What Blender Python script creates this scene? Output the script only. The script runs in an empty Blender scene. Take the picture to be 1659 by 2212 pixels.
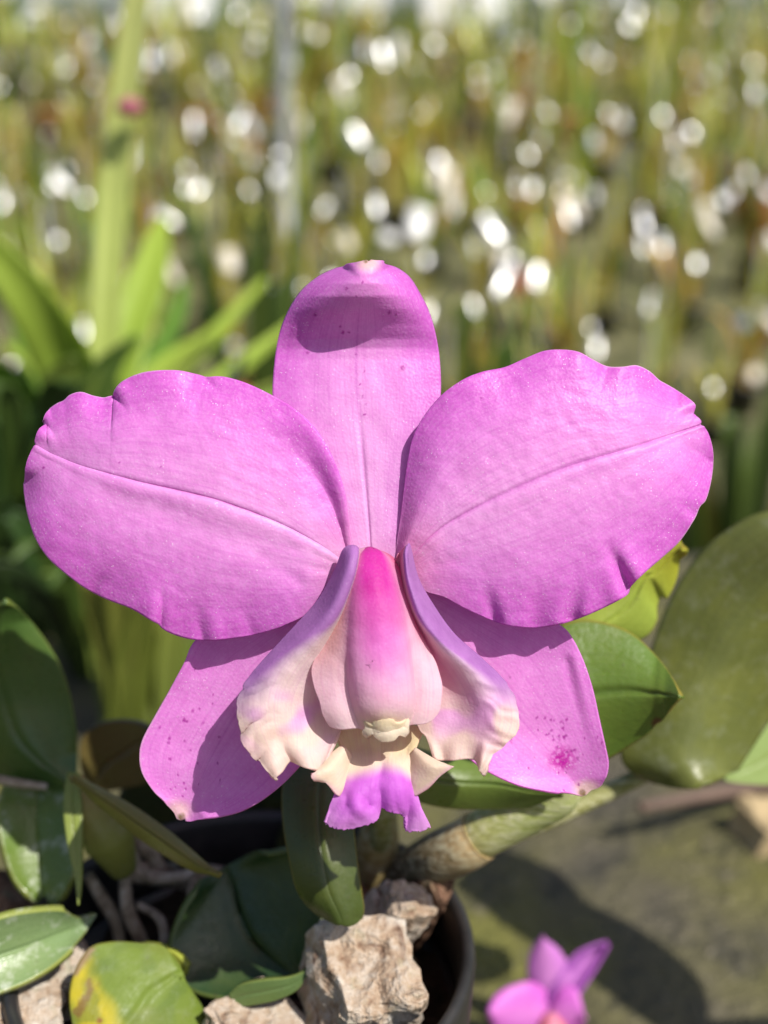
import bpy, bmesh, math, random
import numpy as np
from mathutils import Vector, Matrix, noise as mnoise

# ------------------------------------------------------------------ camera, sky, sun, exposure
S = bpy.context.scene
PITCH = math.radians(20.0)
CAM = np.array((0.0, 0.0, 0.21))
FWD = np.array((0.0, math.cos(PITCH), -math.sin(PITCH)))
UPV = np.array((0.0, math.sin(PITCH), math.cos(PITCH)))
RGT = np.array((1.0, 0.0, 0.0))
HT = 0.3125                      # tan of half the horizontal field of view
FOCUS = 0.160
PX = FOCUS * HT / 829.5          # metres per traced pixel in the plane of focus
cd = bpy.data.cameras.new('camera')
cam = bpy.data.objects.new('camera', cd)
S.collection.objects.link(cam)
S.camera = cam
cam.location = CAM
cam.rotation_euler = (math.pi / 2 - PITCH, 0, 0)
cd.sensor_fit = 'HORIZONTAL'
cd.sensor_width = 36
cd.lens = 36 / (2 * HT)
cd.clip_start = 0.01
cd.clip_end = 500
cd.dof.use_dof = True
cd.dof.focus_distance = FOCUS
cd.dof.aperture_fstop = 16.0

TOSUN = np.array((0.45, -0.415, 0.79)); TOSUN = TOSUN / np.linalg.norm(TOSUN)
W = bpy.data.worlds.new('World')
S.world = W
W.use_nodes = True
wn = W.node_tree
bg = wn.nodes['Background']
sky = wn.nodes.new('ShaderNodeTexSky')
sky.sky_type = 'NISHITA'
sky.sun_disc = False
sky.sun_elevation = math.asin(TOSUN[2])
sky.sun_rotation = math.atan2(TOSUN[0], TOSUN[1])
sky.dust_density = 2.0
wn.links.new(sky.outputs[0], bg.inputs[0])
bg.inputs[1].default_value = 0.082
sl = bpy.data.lights.new('sun', 'SUN')
sl.energy = 4.6
sl.angle = math.radians(0.5)
sl.color = (1.0, 0.955, 0.88)
sun = bpy.data.objects.new('sun', sl)
S.collection.objects.link(sun)
sun.rotation_euler = Vector(-TOSUN).to_track_quat('-Z', 'Y').to_euler()
sun.location = (1, -1, 2)
S.view_settings.view_transform = 'Standard'
S.view_settings.look = 'None'
S.view_settings.gamma = 1.0
S.view_settings.exposure = 0.38
S.render.engine = 'CYCLES'
S.cycles.use_denoising = True
S.cycles.max_bounces = 5
S.cycles.sample_clamp_indirect = 4.0
S.cycles.use_adaptive_sampling = False

rnd = random.Random(7)

# ------------------------------------------------------------------ helpers
def lin(r, g, b):
    f = lambda c: (c / 255 / 12.92) if c / 255 <= 0.04045 else ((c / 255 + 0.055) / 1.055) ** 2.4
    return np.array((f(r), f(g), f(b)))

def at(px, py, depth):
    """a point seen at traced pixel (px, py), 'depth' metres in front of the lens"""
    x = (px - 829.5) / 829.5 * HT
    y = (1106 - py) / 829.5 * HT
    return CAM + depth * (FWD + x * RGT + y * UPV)

def at_arr(P):
    x = (P[..., 0:1] - 829.5) / 829.5 * HT
    y = (1106 - P[..., 1:2]) / 829.5 * HT
    d = FOCUS - P[..., 2:3] * PX
    return CAM + d * (FWD + x * RGT + y * UPV)

def zd(depth):
    return (FOCUS - depth) / PX

def curve(pts, n, k=14, end=1.0):
    p = np.array(pts, float)
    if len(p) == 2:
        u = np.linspace(0, 1, n)[:, None]
        return p[0] * (1 - u) + p[1] * u
    q = np.vstack((2 * p[0] - p[1], p, 2 * p[-1] - p[-2]))
    out = []
    for i in range(1, len(q) - 2):
        a, b, c, d = q[i - 1:i + 3]
        for j in range(k):
            u = j / k
            out.append(0.5 * ((2 * b) + (c - a) * u + (2 * a - 5 * b + 4 * c - d) * u * u + (3 * b - a - 3 * c + d) * u ** 3))
    out.append(p[-1])
    o = np.array(out)
    l = np.concatenate(([0], np.cumsum(np.linalg.norm(np.diff(o[:, :2], axis=0), axis=1) + 1e-9)))
    u = np.linspace(0, l[-1] * end, n)
    return np.stack([np.interp(u, l, o[:, c]) for c in range(o.shape[1])], 1)

def loft(guides, n, m, smooth=True, end=1.0):
    g = np.array([curve(x, n, end=end) for x in guides])              # G,n,3
    G = len(g)
    v = np.linspace(0, G - 1, m)
    out = np.zeros((n, m, 3))
    for j, x in enumerate(v):
        i = min(int(x), G - 2); u = x - i
        b, c = g[i], g[i + 1]
        if smooth:
            a = g[i - 1] if i > 0 else 2 * b - c
            d = g[i + 2] if i + 2 < G else 2 * c - b
            out[:, j] = 0.5 * ((2 * b) + (c - a) * u + (2 * a - 5 * b + 4 * c - d) * u * u + (3 * b - a - 3 * c + d) * u ** 3)
        else:
            out[:, j] = b * (1 - u) + c * u
    Sg, Tg = np.meshgrid(np.linspace(0, 1, n), np.linspace(-1, 1, m), indexing='ij')
    return out, Sg, Tg

def sm(a, b, x):
    t = np.clip((x - a) / (b - a), 0, 1)
    return t * t * (3 - 2 * t)

def mixc(a, b, w):
    w = np.asarray(w)[..., None]
    return a * (1 - w) + b * w

def segd(X, Y, x1, y1, x2, y2):
    dx, dy = x2 - x1, y2 - y1
    u = np.clip(((X - x1) * dx + (Y - y1) * dy) / (dx * dx + dy * dy + 1e-9), 0, 1)
    return np.hypot(X - x1 - u * dx, Y - y1 - u * dy), u

def creases(P, lst):
    """grooves (negative) and swellings (positive) along short lines, in traced pixels"""
    z = np.zeros(P.shape[:2])
    for (x1, y1, x2, y2, w, dep) in lst:
        d, u = segd(P[..., 0], P[..., 1], x1, y1, x2, y2)
        z += 0.72 * dep * np.exp(-(d / (w * 1.3)) ** 2) * (0.1 + 0.9 * (1 - u))
    return z

def wob(X, Y, sc, seed=0.0):
    out = np.zeros(X.shape)
    f = out.ravel(); xs = X.ravel(); ys = Y.ravel()
    for i in range(f.size):
        f[i] = mnoise.noise((xs[i] * sc, ys[i] * sc, seed))
    return out

def link(name, me, parent=None, mat=None, loc=None):
    o = bpy.data.objects.new(name, me)
    S.collection.objects.link(o)
    if mat is not None and me is not None:
        me.materials.append(mat)
    if parent is not None:
        o.parent = parent
    if loc is not None:
        o.location = loc
    return o

def tag(o, label, cat, group=None, kind=None):
    o['label'] = label
    if cat: o['category'] = cat
    if group: o['group'] = group
    if kind: o['kind'] = kind
    return o

def root(name, loc, label, cat, group=None):
    o = link(name, None, loc=loc)
    o.empty_display_size = 0.01
    return tag(o, label, cat, group)

def origin_of(parent):
    o = np.zeros(3)
    while parent is not None:
        o = o + np.array(parent.location); parent = parent.parent
    return o

def grid_mesh(name, V, col=None, uv=None):
    n, m = V.shape[:2]
    me = bpy.data.meshes.new(name)
    idx = np.arange(n * m).reshape(n, m)
    F = np.stack((idx[:-1, :-1], idx[:-1, 1:], idx[1:, 1:], idx[1:, :-1]), -1).reshape(-1, 4)
    me.from_pydata(V.reshape(-1, 3).tolist(), [], F.tolist())
    if col is not None:
        a = me.color_attributes.new('pigment', 'FLOAT_COLOR', 'POINT')
        c = np.ones((n * m, 4), np.float32); c[:, :3] = col.reshape(-1, 3)
        a.data.foreach_set('color', c.ravel())
    if uv is not None:
        l = me.uv_layers.new(name='UVMap')
        li = np.zeros(len(me.loops), np.int32); me.loops.foreach_get('vertex_index', li)
        l.data.foreach_set('uv', uv.reshape(-1, 2)[li].astype(np.float32).ravel())
    me.polygons.foreach_set('use_smooth', [True] * len(me.polygons))
    return me

def sheet(name, P, Sg, Tg, col, parent, mat, thick=0.0005, offset=-1.0):
    V = at_arr(P)
    c = V.reshape(-1, 3).mean(0)
    me = grid_mesh(name, V - c, col, np.stack((Sg, Tg), -1))
    o = link(name, me, parent, mat, c - origin_of(parent))
    if thick:
        s = o.modifiers.new('thickness', 'SOLIDIFY'); s.thickness = thick; s.offset = offset
        s.use_even_offset = False
    return o

def tube_mesh(name, pts, rad, k=14, col=None, caps=True):
    pts = np.array(pts, float); n = len(pts)
    V = np.zeros((n, k, 3))
    tan = np.gradient(pts, axis=0)
    ref = np.array((0.3, 0.9, 0.2))
    for i in range(n):
        t = tan[i] / (np.linalg.norm(tan[i]) + 1e-12)
        a = np.cross(t, ref); a /= np.linalg.norm(a) + 1e-12
        b = np.cross(t, a)
        for j in range(k):
            th = 2 * math.pi * j / k
            V[i, j] = pts[i] + rad[i] * (math.cos(th) * a + math.sin(th) * b)
    me = bpy.data.meshes.new(name)
    F = []
    for i in range(n - 1):
        for j in range(k):
            F.append((i * k + j, i * k + (j + 1) % k, (i + 1) * k + (j + 1) % k, (i + 1) * k + j))
    if caps:
        F.append(tuple(range(k))); F.append(tuple((n - 1) * k + j for j in range(k)))
    me.from_pydata(V.reshape(-1, 3).tolist(), [], F)
    if col is not None:
        a = me.color_attributes.new('pigment', 'FLOAT_COLOR', 'POINT')
        c = np.ones((n * k, 4), np.float32); c[:, :3] = np.repeat(np.array(col), k, axis=0)
        a.data.foreach_set('color', c.ravel())
    me.polygons.foreach_set('use_smooth', [True] * len(me.polygons))
    return me

def tube(name, pts3, radii, parent, mat, n=40, k=14, col=None):
    """pts3: list of world points"""
    p = np.array(pts3, float)
    l = np.linspace(0, 1, len(p))
    # catmull in 3d
    q = np.vstack((2 * p[0] - p[1], p, 2 * p[-1] - p[-2])); out = []
    u_ = np.linspace(0, len(p) - 1 - 1e-6, n)
    for x in u_:
        i = int(x) + 1; u = x - int(x)
        a, b, c, d = q[i - 1:i + 3]
        out.append(0.5 * ((2 * b) + (c - a) * u + (2 * a - 5 * b + 4 * c - d) * u * u + (3 * b - a - 3 * c + d) * u ** 3))
    r = np.interp(u_ / (len(p) - 1), np.linspace(0, 1, len(radii)), radii)
    out = np.array(out); c0 = out.mean(0)
    return link(name, tube_mesh(name, out - c0, r, k, col), parent, mat, c0 - origin_of(parent))

# ------------------------------------------------------------------ materials
class NT:
    def __init__(self, name):
        self.m = bpy.data.materials.new(name); self.m.use_nodes = True
        self.t = self.m.node_tree; self.t.nodes.clear()
        self.out = self.n('ShaderNodeOutputMaterial')
    def n(self, typ, **kw):
        x = self.t.nodes.new(typ)
        for k, v in kw.items(): setattr(x, k, v)
        return x
    def l(self, a, b): self.t.links.new(a, b)
    def noise(self, vec, scale, detail=3, rough=0.55):
        x = self.n('ShaderNodeTexNoise'); x.inputs['Scale'].default_value = scale
        x.inputs['Detail'].default_value = detail; x.inputs['Roughness'].default_value = rough
        if vec is not None: self.l(vec, x.inputs['Vector'])
        return x.outputs['Fac']
    def ramp(self, fac, stops):
        x = self.n('ShaderNodeValToRGB'); e = x.color_ramp.elements
        while len(e) < len(stops): e.new(0.5)
        for i, (p, c) in enumerate(stops):
            e[i].position = p; e[i].color = (*c, 1) if not np.isscalar(c) else (c, c, c, 1)
        self.l(fac, x.inputs[0]); return x.outputs[0]
    def mix(self, a, b, fac, mode='MIX'):
        x = self.n('ShaderNodeMix', data_type='RGBA', blend_type=mode)
        for s, v in ((0, fac), (6, a), (7, b)):
            if hasattr(v, 'links') or hasattr(v, 'is_linked'): self.l(v, x.inputs[s])
            elif np.isscalar(v): x.inputs[s].default_value = v
            else: x.inputs[s].default_value = (*v, 1)
        return x.outputs[2]
    def math(self, op, a, b=0.0):
        x = self.n('ShaderNodeMath', operation=op)
        for i, v in enumerate((a, b)):
            if np.isscalar(v): x.inputs[i].default_value = v
            else: self.l(v, x.inputs[i])
        return x.outputs[0]
    def mapping(self, vec, scale):
        x = self.n('ShaderNodeMapping'); x.inputs['Scale'].default_value = scale
        self.l(vec, x.inputs['Vector']); return x.outputs[0]
    def bump(self, h, strength, dist):
        x = self.n('ShaderNodeBump'); x.inputs['Strength'].default_value = strength
        x.inputs['Distance'].default_value = dist
        self.l(h, x.inputs['Height']); return x.outputs[0]

def petal_material(name, trans=0.3, fleck=1.0, spec=0.35, rough=0.42, veins=0.42):
    N = NT(name)
    attr = N.n('ShaderNodeAttribute', attribute_name='pigment')
    tc = N.n('ShaderNodeTexCoord'); ob = tc.outputs['Object']; uv = tc.outputs['UV']
    fine = N.noise(ob, 2600, 2, 0.6)
    mid = N.noise(ob, 420, 2, 0.6)
    vein = N.noise(N.mapping(uv, (2.2, 34, 1)), 1.0, 3, 0.65)
    c = attr.outputs['Color']
    light = N.ramp(fine, [(0.45, 0.0), (0.75, 0.55 * fleck)])
    c = N.mix(c, (0.88, 0.55, 0.86), N.math('MULTIPLY', light, 0.42))
    c = N.mix(c, (0.83, 0.83, 0.83), N.ramp(mid, [(0.35, 0.0), (0.7, 0.42)]), 'SOFT_LIGHT')
    c = N.mix(c, N.mix(c, (0.80, 0.50, 0.82), 1.0, 'MULTIPLY'), N.ramp(vein, [(0.46, 0.0), (0.68, veins)]))
    vor = N.n('ShaderNodeTexVoronoi'); vor.inputs['Scale'].default_value = 2400; N.l(ob, vor.inputs['Vector'])
    h = N.math('ADD', N.math('MULTIPLY', vor.outputs['Distance'], 0.8), fine)
    bmp = N.bump(h, 0.35, 0.00010)
    P = N.n('ShaderNodeBsdfPrincipled')
    N.l(c, P.inputs['Base Color']); P.inputs['Roughness'].default_value = rough
    P.inputs['Specular IOR Level'].default_value = spec
    P.inputs['Sheen Weight'].default_value = 0.06
    N.l(bmp, P.inputs['Normal'])
    T = N.n('ShaderNodeBsdfTranslucent'); N.l(N.mix(c, (0.95, 0.55, 0.95), 0.25, 'MULTIPLY'), T.inputs['Color'])
    M = N.n('ShaderNodeMixShader'); M.inputs[0].default_value = trans
    N.l(P.outputs[0], M.inputs[1]); N.l(T.outputs[0], M.inputs[2])
    # scattered crystal cells, their sun glints painted in as near-white colour
    v2 = N.n('ShaderNodeTexVoronoi'); v2.inputs['Scale'].default_value = 5200; N.l(ob, v2.inputs['Vector'])
    cell = N.n('ShaderNodeSeparateColor'); N.l(v2.outputs['Color'], cell.inputs[0])
    pick = N.math('MULTIPLY', N.math('GREATER_THAN', cell.outputs[0], 0.955), N.math('LESS_THAN', v2.outputs['Distance'], 0.36))
    pick = N.math('MULTIPLY', N.math('MULTIPLY', pick, fleck), N.ramp(N.noise(ob, 260, 2, 0.5), [(0.42, 0.0), (0.62, 1.0)]))
    G = N.n('ShaderNodeBsdfPrincipled'); G.inputs['Base Color'].default_value = (0.9, 0.8, 0.9, 1)
    G.inputs['Roughness'].default_value = 0.3; N.l(bmp, G.inputs['Normal'])
    M2 = N.n('ShaderNodeMixShader'); N.l(N.math('MULTIPLY', pick, 0.6), M2.inputs[0])
    N.l(M.outputs[0], M2.inputs[1]); N.l(G.outputs[0], M2.inputs[2])
    N.l(M2.outputs[0], N.out.inputs[0])
    return N.m

def leaf_material(name, rough=0.28, trans=0.12, spots=0.25, spec=0.5, rand=0.0, dust=0.0, coat=0.0, streak=0.5):
    N = NT(name)
    attr = N.n('ShaderNodeAttribute', attribute_name='pigment')
    tc = N.n('ShaderNodeTexCoord'); ob = tc.outputs['Object']; uv = tc.outputs['UV']
    c = attr.outputs['Color']
    n1 = N.noise(ob, 90, 5, 0.6); n2 = N.noise(ob, 900, 3, 0.6)
    st = N.noise(N.mapping(uv, (1.5, 30, 1)), 1.0, 3)
    c = N.mix(c, (0.16, 0.17, 0.03), N.ramp(n1, [(0.45, 0.0), (0.75, spots)]))
    c = N.mix(c, (0.75, 0.75, 0.75), N.ramp(st, [(0.35, 0.0), (0.7, streak)]), 'SOFT_LIGHT')
    c = N.mix(c, (0.05, 0.04, 0.015), N.ramp(n2, [(0.66, 0.0), (0.74, 0.5)]))
    if dust:
        c = N.mix(c, (0.55, 0.57, 0.5), N.ramp(N.noise(ob, 300, 6, 0.7), [(0.52, 0.0), (0.7, dust)]))
    if rand:
        oi = N.n('ShaderNodeObjectInfo')
        hs = N.n('ShaderNodeHueSaturation'); N.l(c, hs.inputs['Color'])
        N.l(N.math('ADD', 0.5 - rand * 0.05, N.math('MULTIPLY', oi.outputs['Random'], rand * 0.09)), hs.inputs['Hue'])
        N.l(N.math('ADD', 1 - rand * 0.35, N.math('MULTIPLY', oi.outputs['Random'], rand * 0.8)), hs.inputs['Value'])
        c = hs.outputs[0]
    P = N.n('ShaderNodeBsdfPrincipled'); N.l(c, P.inputs['Base Color'])
    N.l(N.ramp(n2, [(0.3, rough * 0.8), (0.7, min(1, rough * 1.5))]), P.inputs['Roughness'])
    P.inputs['Specular IOR Level'].default_value = spec
    P.inputs['Coat Weight'].default_value = coat; P.inputs['Coat Roughness'].default_value = 0.12
    N.l(N.bump(N.math('ADD', n2, N.math('MULTIPLY', st, 0.25)), 0.3, 0.0003), P.inputs['Normal'])
    T = N.n('ShaderNodeBsdfTranslucent'); N.l(N.mix(c, (1.0, 1.0, 0.3), 0.6, 'MULTIPLY'), T.inputs['Color'])
    M = N.n('ShaderNodeMixShader'); M.inputs[0].default_value = trans
    N.l(P.outputs[0], M.inputs[1]); N.l(T.outputs[0], M.inputs[2]); N.l(M.outputs[0], N.out.inputs[0])
    return N.m

def plain_material(name, colors, scale=60, rough=0.6, spec=0.4, bump=0.3, bdist=0.001, stretch=(1, 1, 1), metal=0.0, detail=6):
    N = NT(name)
    tc = N.n('ShaderNodeTexCoord'); v = N.mapping(tc.outputs['Object'], stretch)
    f = N.noise(v, scale, detail, 0.62)
    k = len(colors)
    c = N.ramp(f, [(0.3 + 0.42 * i / max(1, k - 1), tuple(x)) for i, x in enumerate(colors)])
    P = N.n('ShaderNodeBsdfPrincipled'); N.l(c, P.inputs['Base Color'])
    P.inputs['Roughness'].default_value = rough; P.inputs['Specular IOR Level'].default_value = spec
    P.inputs['Metallic'].default_value = metal
    if bump:
        N.l(N.bump(N.noise(v, scale * 2.2, 6, 0.7), bump, bdist), P.inputs['Normal'])
    N.l(P.outputs[0], N.out.inputs[0])
    return N.m

M_petal = petal_material('orchid_petal', 0.38, 1.0)
M_lip = petal_material('orchid_lip', 0.44, 0.22, 0.22, 0.5, 0.26)
M_leaf = leaf_material('orchid_leaf', 0.30, 0.08, dust=0.0)
M_leafdust = leaf_material('dusty_orchid_leaf', 0.26, 0.08, dust=0.75)
M_matte = leaf_material('matte_orchid_leaf', 0.5, 0.06, spots=0.6, spec=0.3, streak=0.25, dust=0.1)
M_scuffed = leaf_material('scuffed_orchid_leaf', 0.36, 0.06, spots=0.75, spec=0.5, streak=0.6, dust=0.12)
def bulb_material():
    N = NT('pseudobulb_skin'); attr = N.n('ShaderNodeAttribute', attribute_name='pigment'); tc = N.n('ShaderNodeTexCoord'); ob = tc.outputs['Object']
    mp = N.n('ShaderNodeMapping'); mp.inputs['Rotation'].default_value = (0, 0.42, 0.1); mp.inputs['Scale'].default_value = (0.12, 1, 1); N.l(ob, mp.inputs['Vector'])
    st = N.noise(mp.outputs[0], 1300, 4, 0.65); sp = N.noise(ob, 500, 4, 0.6)
    c = N.mix(attr.outputs['Color'], (0.62, 0.60, 0.42), N.ramp(st, [(0.45, 0.0), (0.72, 0.75)]))
    c = N.mix(c, (0.10, 0.09, 0.03), N.ramp(st, [(0.28, 0.6), (0.42, 0.0)]))
    c = N.mix(c, (0.12, 0.08, 0.04), N.ramp(sp, [(0.6, 0.0), (0.75, 0.5)]))
    P = N.n('ShaderNodeBsdfPrincipled'); N.l(c, P.inputs['Base Color']); P.inputs['Roughness'].default_value = 0.6; P.inputs['Specular IOR Level'].default_value = 0.3
    N.l(N.bump(st, 0.5, 0.0006), P.inputs['Normal']); N.l(P.outputs[0], N.out.inputs[0])
    return N.m
M_bulb = bulb_material()
M_strap = leaf_material('strap_leaf', 0.35, 0.45, spots=0.1)
def bg_leaf_material():
    N = NT('nursery_leaf')
    attr = N.n('ShaderNodeAttribute', attribute_name='pigment'); oi = N.n('ShaderNodeObjectInfo')
    hs = N.n('ShaderNodeHueSaturation'); N.l(attr.outputs['Color'], hs.inputs['Color'])
    N.l(N.math('ADD', 0.455, N.math('MULTIPLY', oi.outputs['Random'], 0.085)), hs.inputs['Hue'])
    N.l(N.math('ADD', 1.15, N.math('MULTIPLY', oi.outputs['Random'], 0.9)), hs.inputs['Value'])
    P = N.n('ShaderNodeBsdfPrincipled'); N.l(hs.outputs[0], P.inputs['Base Color'])
    P.inputs['Roughness'].default_value = 0.22; P.inputs['Specular IOR Level'].default_value = 0.9
    T = N.n('ShaderNodeBsdfTranslucent'); N.l(hs.outputs[0], T.inputs['Color'])
    M = N.n('ShaderNodeMixShader'); M.inputs[0].default_value = 0.3
    N.l(P.outputs[0], M.inputs[1]); N.l(T.outputs[0], M.inputs[2]); N.l(M.outputs[0], N.out.inputs[0])
    return N.m
M_bgleaf = bg_leaf_material()
def bark_material(name, cols, dark):
    N = NT(name); tc = N.n('ShaderNodeTexCoord'); ob = tc.outputs['Object']
    big = N.noise(ob, 170, 4, 0.6); fib = N.noise(N.mapping(ob, (1, 1, 0.22)), 900, 4, 0.65); lay = N.noise(N.mapping(ob, (0.4, 0.4, 1.6)), 420, 3, 0.6)
    k = len(cols)
    c = N.ramp(N.math('ADD', N.math('MULTIPLY', big, 0.55), N.math('MULTIPLY', fib, 0.45)), [(0.32 + 0.34 * i / (k - 1), x) for i, x in enumerate(cols)])
    c = N.mix(c, dark, N.ramp(lay, [(0.30, 0.85), (0.44, 0.0)]))
    c = N.mix(c, (0.30, 0.33, 0.20), N.ramp(N.noise(ob, 240, 3, 0.6), [(0.56, 0.0), (0.72, 0.45)]))
    P = N.n('ShaderNodeBsdfPrincipled'); N.l(c, P.inputs['Base Color']); P.inputs['Roughness'].default_value = 0.85; P.inputs['Specular IOR Level'].default_value = 0.2
    N.l(N.bump(N.math('ADD', fib, lay), 1.0, 0.0012), P.inputs['Normal']); N.l(P.outputs[0], N.out.inputs[0])
    return N.m
M_bark = bark_material('pine_bark', [(0.22, 0.13, 0.08), (0.42, 0.31, 0.22), (0.52, 0.44, 0.36), (0.60, 0.56, 0.50)], (0.15, 0.08, 0.05))
M_bark2 = bark_material('dark_bark', [(0.07, 0.04, 0.025), (0.20, 0.11, 0.07), (0.34, 0.21, 0.14)], (0.03, 0.017, 0.01))
M_mix = plain_material('potting_mix', [(0.012, 0.009, 0.007), (0.05, 0.032, 0.02), (0.10, 0.07, 0.045)], 220, 0.9, 0.2, 1.0, 0.003)
M_pot = plain_material('black_plastic', [(0.012, 0.012, 0.013), (0.022, 0.021, 0.022), (0.04, 0.036, 0.034)], 120, 0.42, 0.5, 0.15, 0.0004)
M_root = plain_material('root_skin', [(0.12, 0.09, 0.06), (0.3, 0.25, 0.19), (0.42, 0.38, 0.32)], 400, 0.75, 0.3, 0.5, 0.0003)
def ground_material():
    N = NT('mossy_ground'); tc = N.n('ShaderNodeTexCoord'); ob = tc.outputs['Object']
    big = N.noise(ob, 11, 4, 0.6); mid = N.noise(ob, 45, 5, 0.65); fin = N.noise(ob, 260, 3, 0.6)
    c = N.ramp(big, [(0.36, (0.085, 0.072, 0.05)), (0.5, (0.10, 0.09, 0.036)), (0.62, (0.135, 0.13, 0.024)), (0.72, (0.06, 0.07, 0.016))])
    c = N.mix(c, (0.035, 0.032, 0.022), N.ramp(mid, [(0.36, 0.8), (0.5, 0.0)]))
    c = N.mix(c, (0.26, 0.22, 0.16), N.ramp(fin, [(0.6, 0.0), (0.75, 0.6)]))
    P = N.n('ShaderNodeBsdfPrincipled'); N.l(c, P.inputs['Base Color']); P.inputs['Roughness'].default_value = 0.8
    N.l(N.bump(N.math('ADD', mid, fin), 1.0, 0.004), P.inputs['Normal']); N.l(P.outputs[0], N.out.inputs[0])
    return N.m
M_ground = ground_material()
M_floor = plain_material('nursery_floor', [(0.03, 0.03, 0.018), (0.11, 0.11, 0.05), (0.22, 0.20, 0.11)], 9, 0.9, 0.2, 0.6, 0.01)
M_foil = plain_material('satin_aluminium', [(0.78, 0.78, 0.77), (0.88, 0.87, 0.85)], 30, 0.38, 0.5, 0, metal=1.0)
M_tag = plain_material('white_plastic', [(0.74, 0.74, 0.72), (0.82, 0.81, 0.79)], 30, 0.25, 0.5, 0)
M_tagcream = plain_material('cream_plastic', [(0.70, 0.62, 0.48), (0.80, 0.75, 0.63)], 30, 0.3, 0.5, 0)
M_steel = plain_material('galvanised_steel', [(0.30, 0.31, 0.33), (0.42, 0.43, 0.45)], 40, 0.55, 0.5, 0, metal=0.3)
M_terra = plain_material('terracotta', [(0.36, 0.13, 0.06), (0.48, 0.20, 0.10)], 40, 0.8, 0.3, 0.2)
M_cane = plain_material('bamboo_cane', [(0.38, 0.28, 0.12), (0.5, 0.4, 0.2)], 60, 0.5, 0.4, 0)
M_stone = plain_material('tan_stone', [(0.38, 0.28, 0.15), (0.52, 0.40, 0.23)], 60, 0.85, 0.3, 0.5, 0.002)

# ------------------------------------------------------------------ setting
def gz(y):
    """the nursery floor lies lower than the bench and climbs towards the back"""
    return -0.35 + 0.10 * np.clip(np.asarray(y, float) - 2.4, 0, 5.6)
def build_ground():
    xs = np.linspace(-1.0, 1.0, 110); ys = np.linspace(-0.35, 0.53, 64)
    Y, X = np.meshgrid(ys, xs, indexing='ij')
    Z = wob(X, Y, 9.0, 3.1) * 0.006 + wob(X, Y, 40.0, 8.3) * 0.0025 - 0.004
    me = grid_mesh('bench_top', np.stack((X, Y, Z), -1))
    o = link('bench_top', me, None, M_ground)
    s = o.modifiers.new('thickness', 'SOLIDIFY'); s.thickness = 0.05; s.offset = -1
    o['kind'] = 'structure'; o['label'] = 'blurred mossy olive bench top around the pot'
    xs = np.concatenate((-np.geomspace(60, 2, 14), np.linspace(-1.8, 1.8, 25), np.geomspace(2, 60, 14)))
    ys = np.concatenate((-np.geomspace(20, 0.5, 8), np.linspace(0, 9, 46), np.geomspace(10, 200, 14)))
    Y, X = np.meshgrid(ys, xs, indexing='ij')
    me = grid_mesh('ground', np.stack((X, Y, gz(Y)), -1))
    o = link('ground', me, None, M_floor)
    o['kind'] = 'structure'; o['label'] = 'dark nursery floor rising behind the bench'
build_ground()

# ------------------------------------------------------------------ pot with bark
POT_R, POT_H = 0.0365, 0.072
POT_C = at(1030, 2055, 0.190); RIMZ = POT_C[2]
POT_C = np.array((POT_C[0] - POT_R, POT_C[1] + 0.003, 0.0))
def lathe(name, prof, parent, mat, k=72, closed=False):
    me = bpy.data.meshes.new(name); V = []; F = []; n = len(prof)
    for (r, z) in prof:
        for j in range(k):
            a = 2 * math.pi * j / k; V.append((r * math.cos(a), r * math.sin(a), z))
    for i in range(n if closed else n - 1):
        for j in range(k):
            F.append((i * k + j, i * k + (j + 1) % k, ((i + 1) % n) * k + (j + 1) % k, ((i + 1) % n) * k + j))
    me.from_pydata(V, [], F)
    me.polygons.foreach_set('use_smooth', [True] * len(F))
    return link(name, me, parent, mat)
pot = root('flower_pot', (POT_C[0], POT_C[1], 0), 'round black plastic pot holding the orchid and bark chunks', 'pot')
R, H = POT_R, RIMZ
lathe('pot_wall', [(0.001, 0.002), (R * .72, 0.002), (R * .74, 0.004), (R * .93, H - .012), (R * .93 - .0012, H - .012), (R * .72, 0.005), (0.001, 0.005)], pot, M_pot)
lathe('pot_rim', [(R * .925, H - .013), (R * .975, H - .013), (R * .985, H - .011), (R * 1.0, H - .0022), (R * .995, H - .0008), (R * .975, H), (R * .95, H - .0006), (R * .935, H - .002), (R * .922, H - .010)], pot, M_pot, closed=True)
def build_mix():
    k = 60; rr = np.linspace(0.0005, R * 0.92, 24); th = np.linspace(0, 2 * math.pi, k)
    RR, TH = np.meshgrid(rr, th, indexing='ij')
    X = RR * np.cos(TH); Y = RR * np.sin(TH)
    Z = H - 0.013 + wob(X, Y, 160, 1.0) * 0.003 + wob(X, Y, 420, 4.0) * 0.0015
    me = grid_mesh('potting_mix', np.stack((X, Y, Z), -1))
    o = link('potting_mix', me, None, M_mix, (POT_C[0], POT_C[1], 0))
    tag(o, 'dark crumbly potting mix filling the black pot', 'potting mix', kind='stuff')
build_mix()

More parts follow.
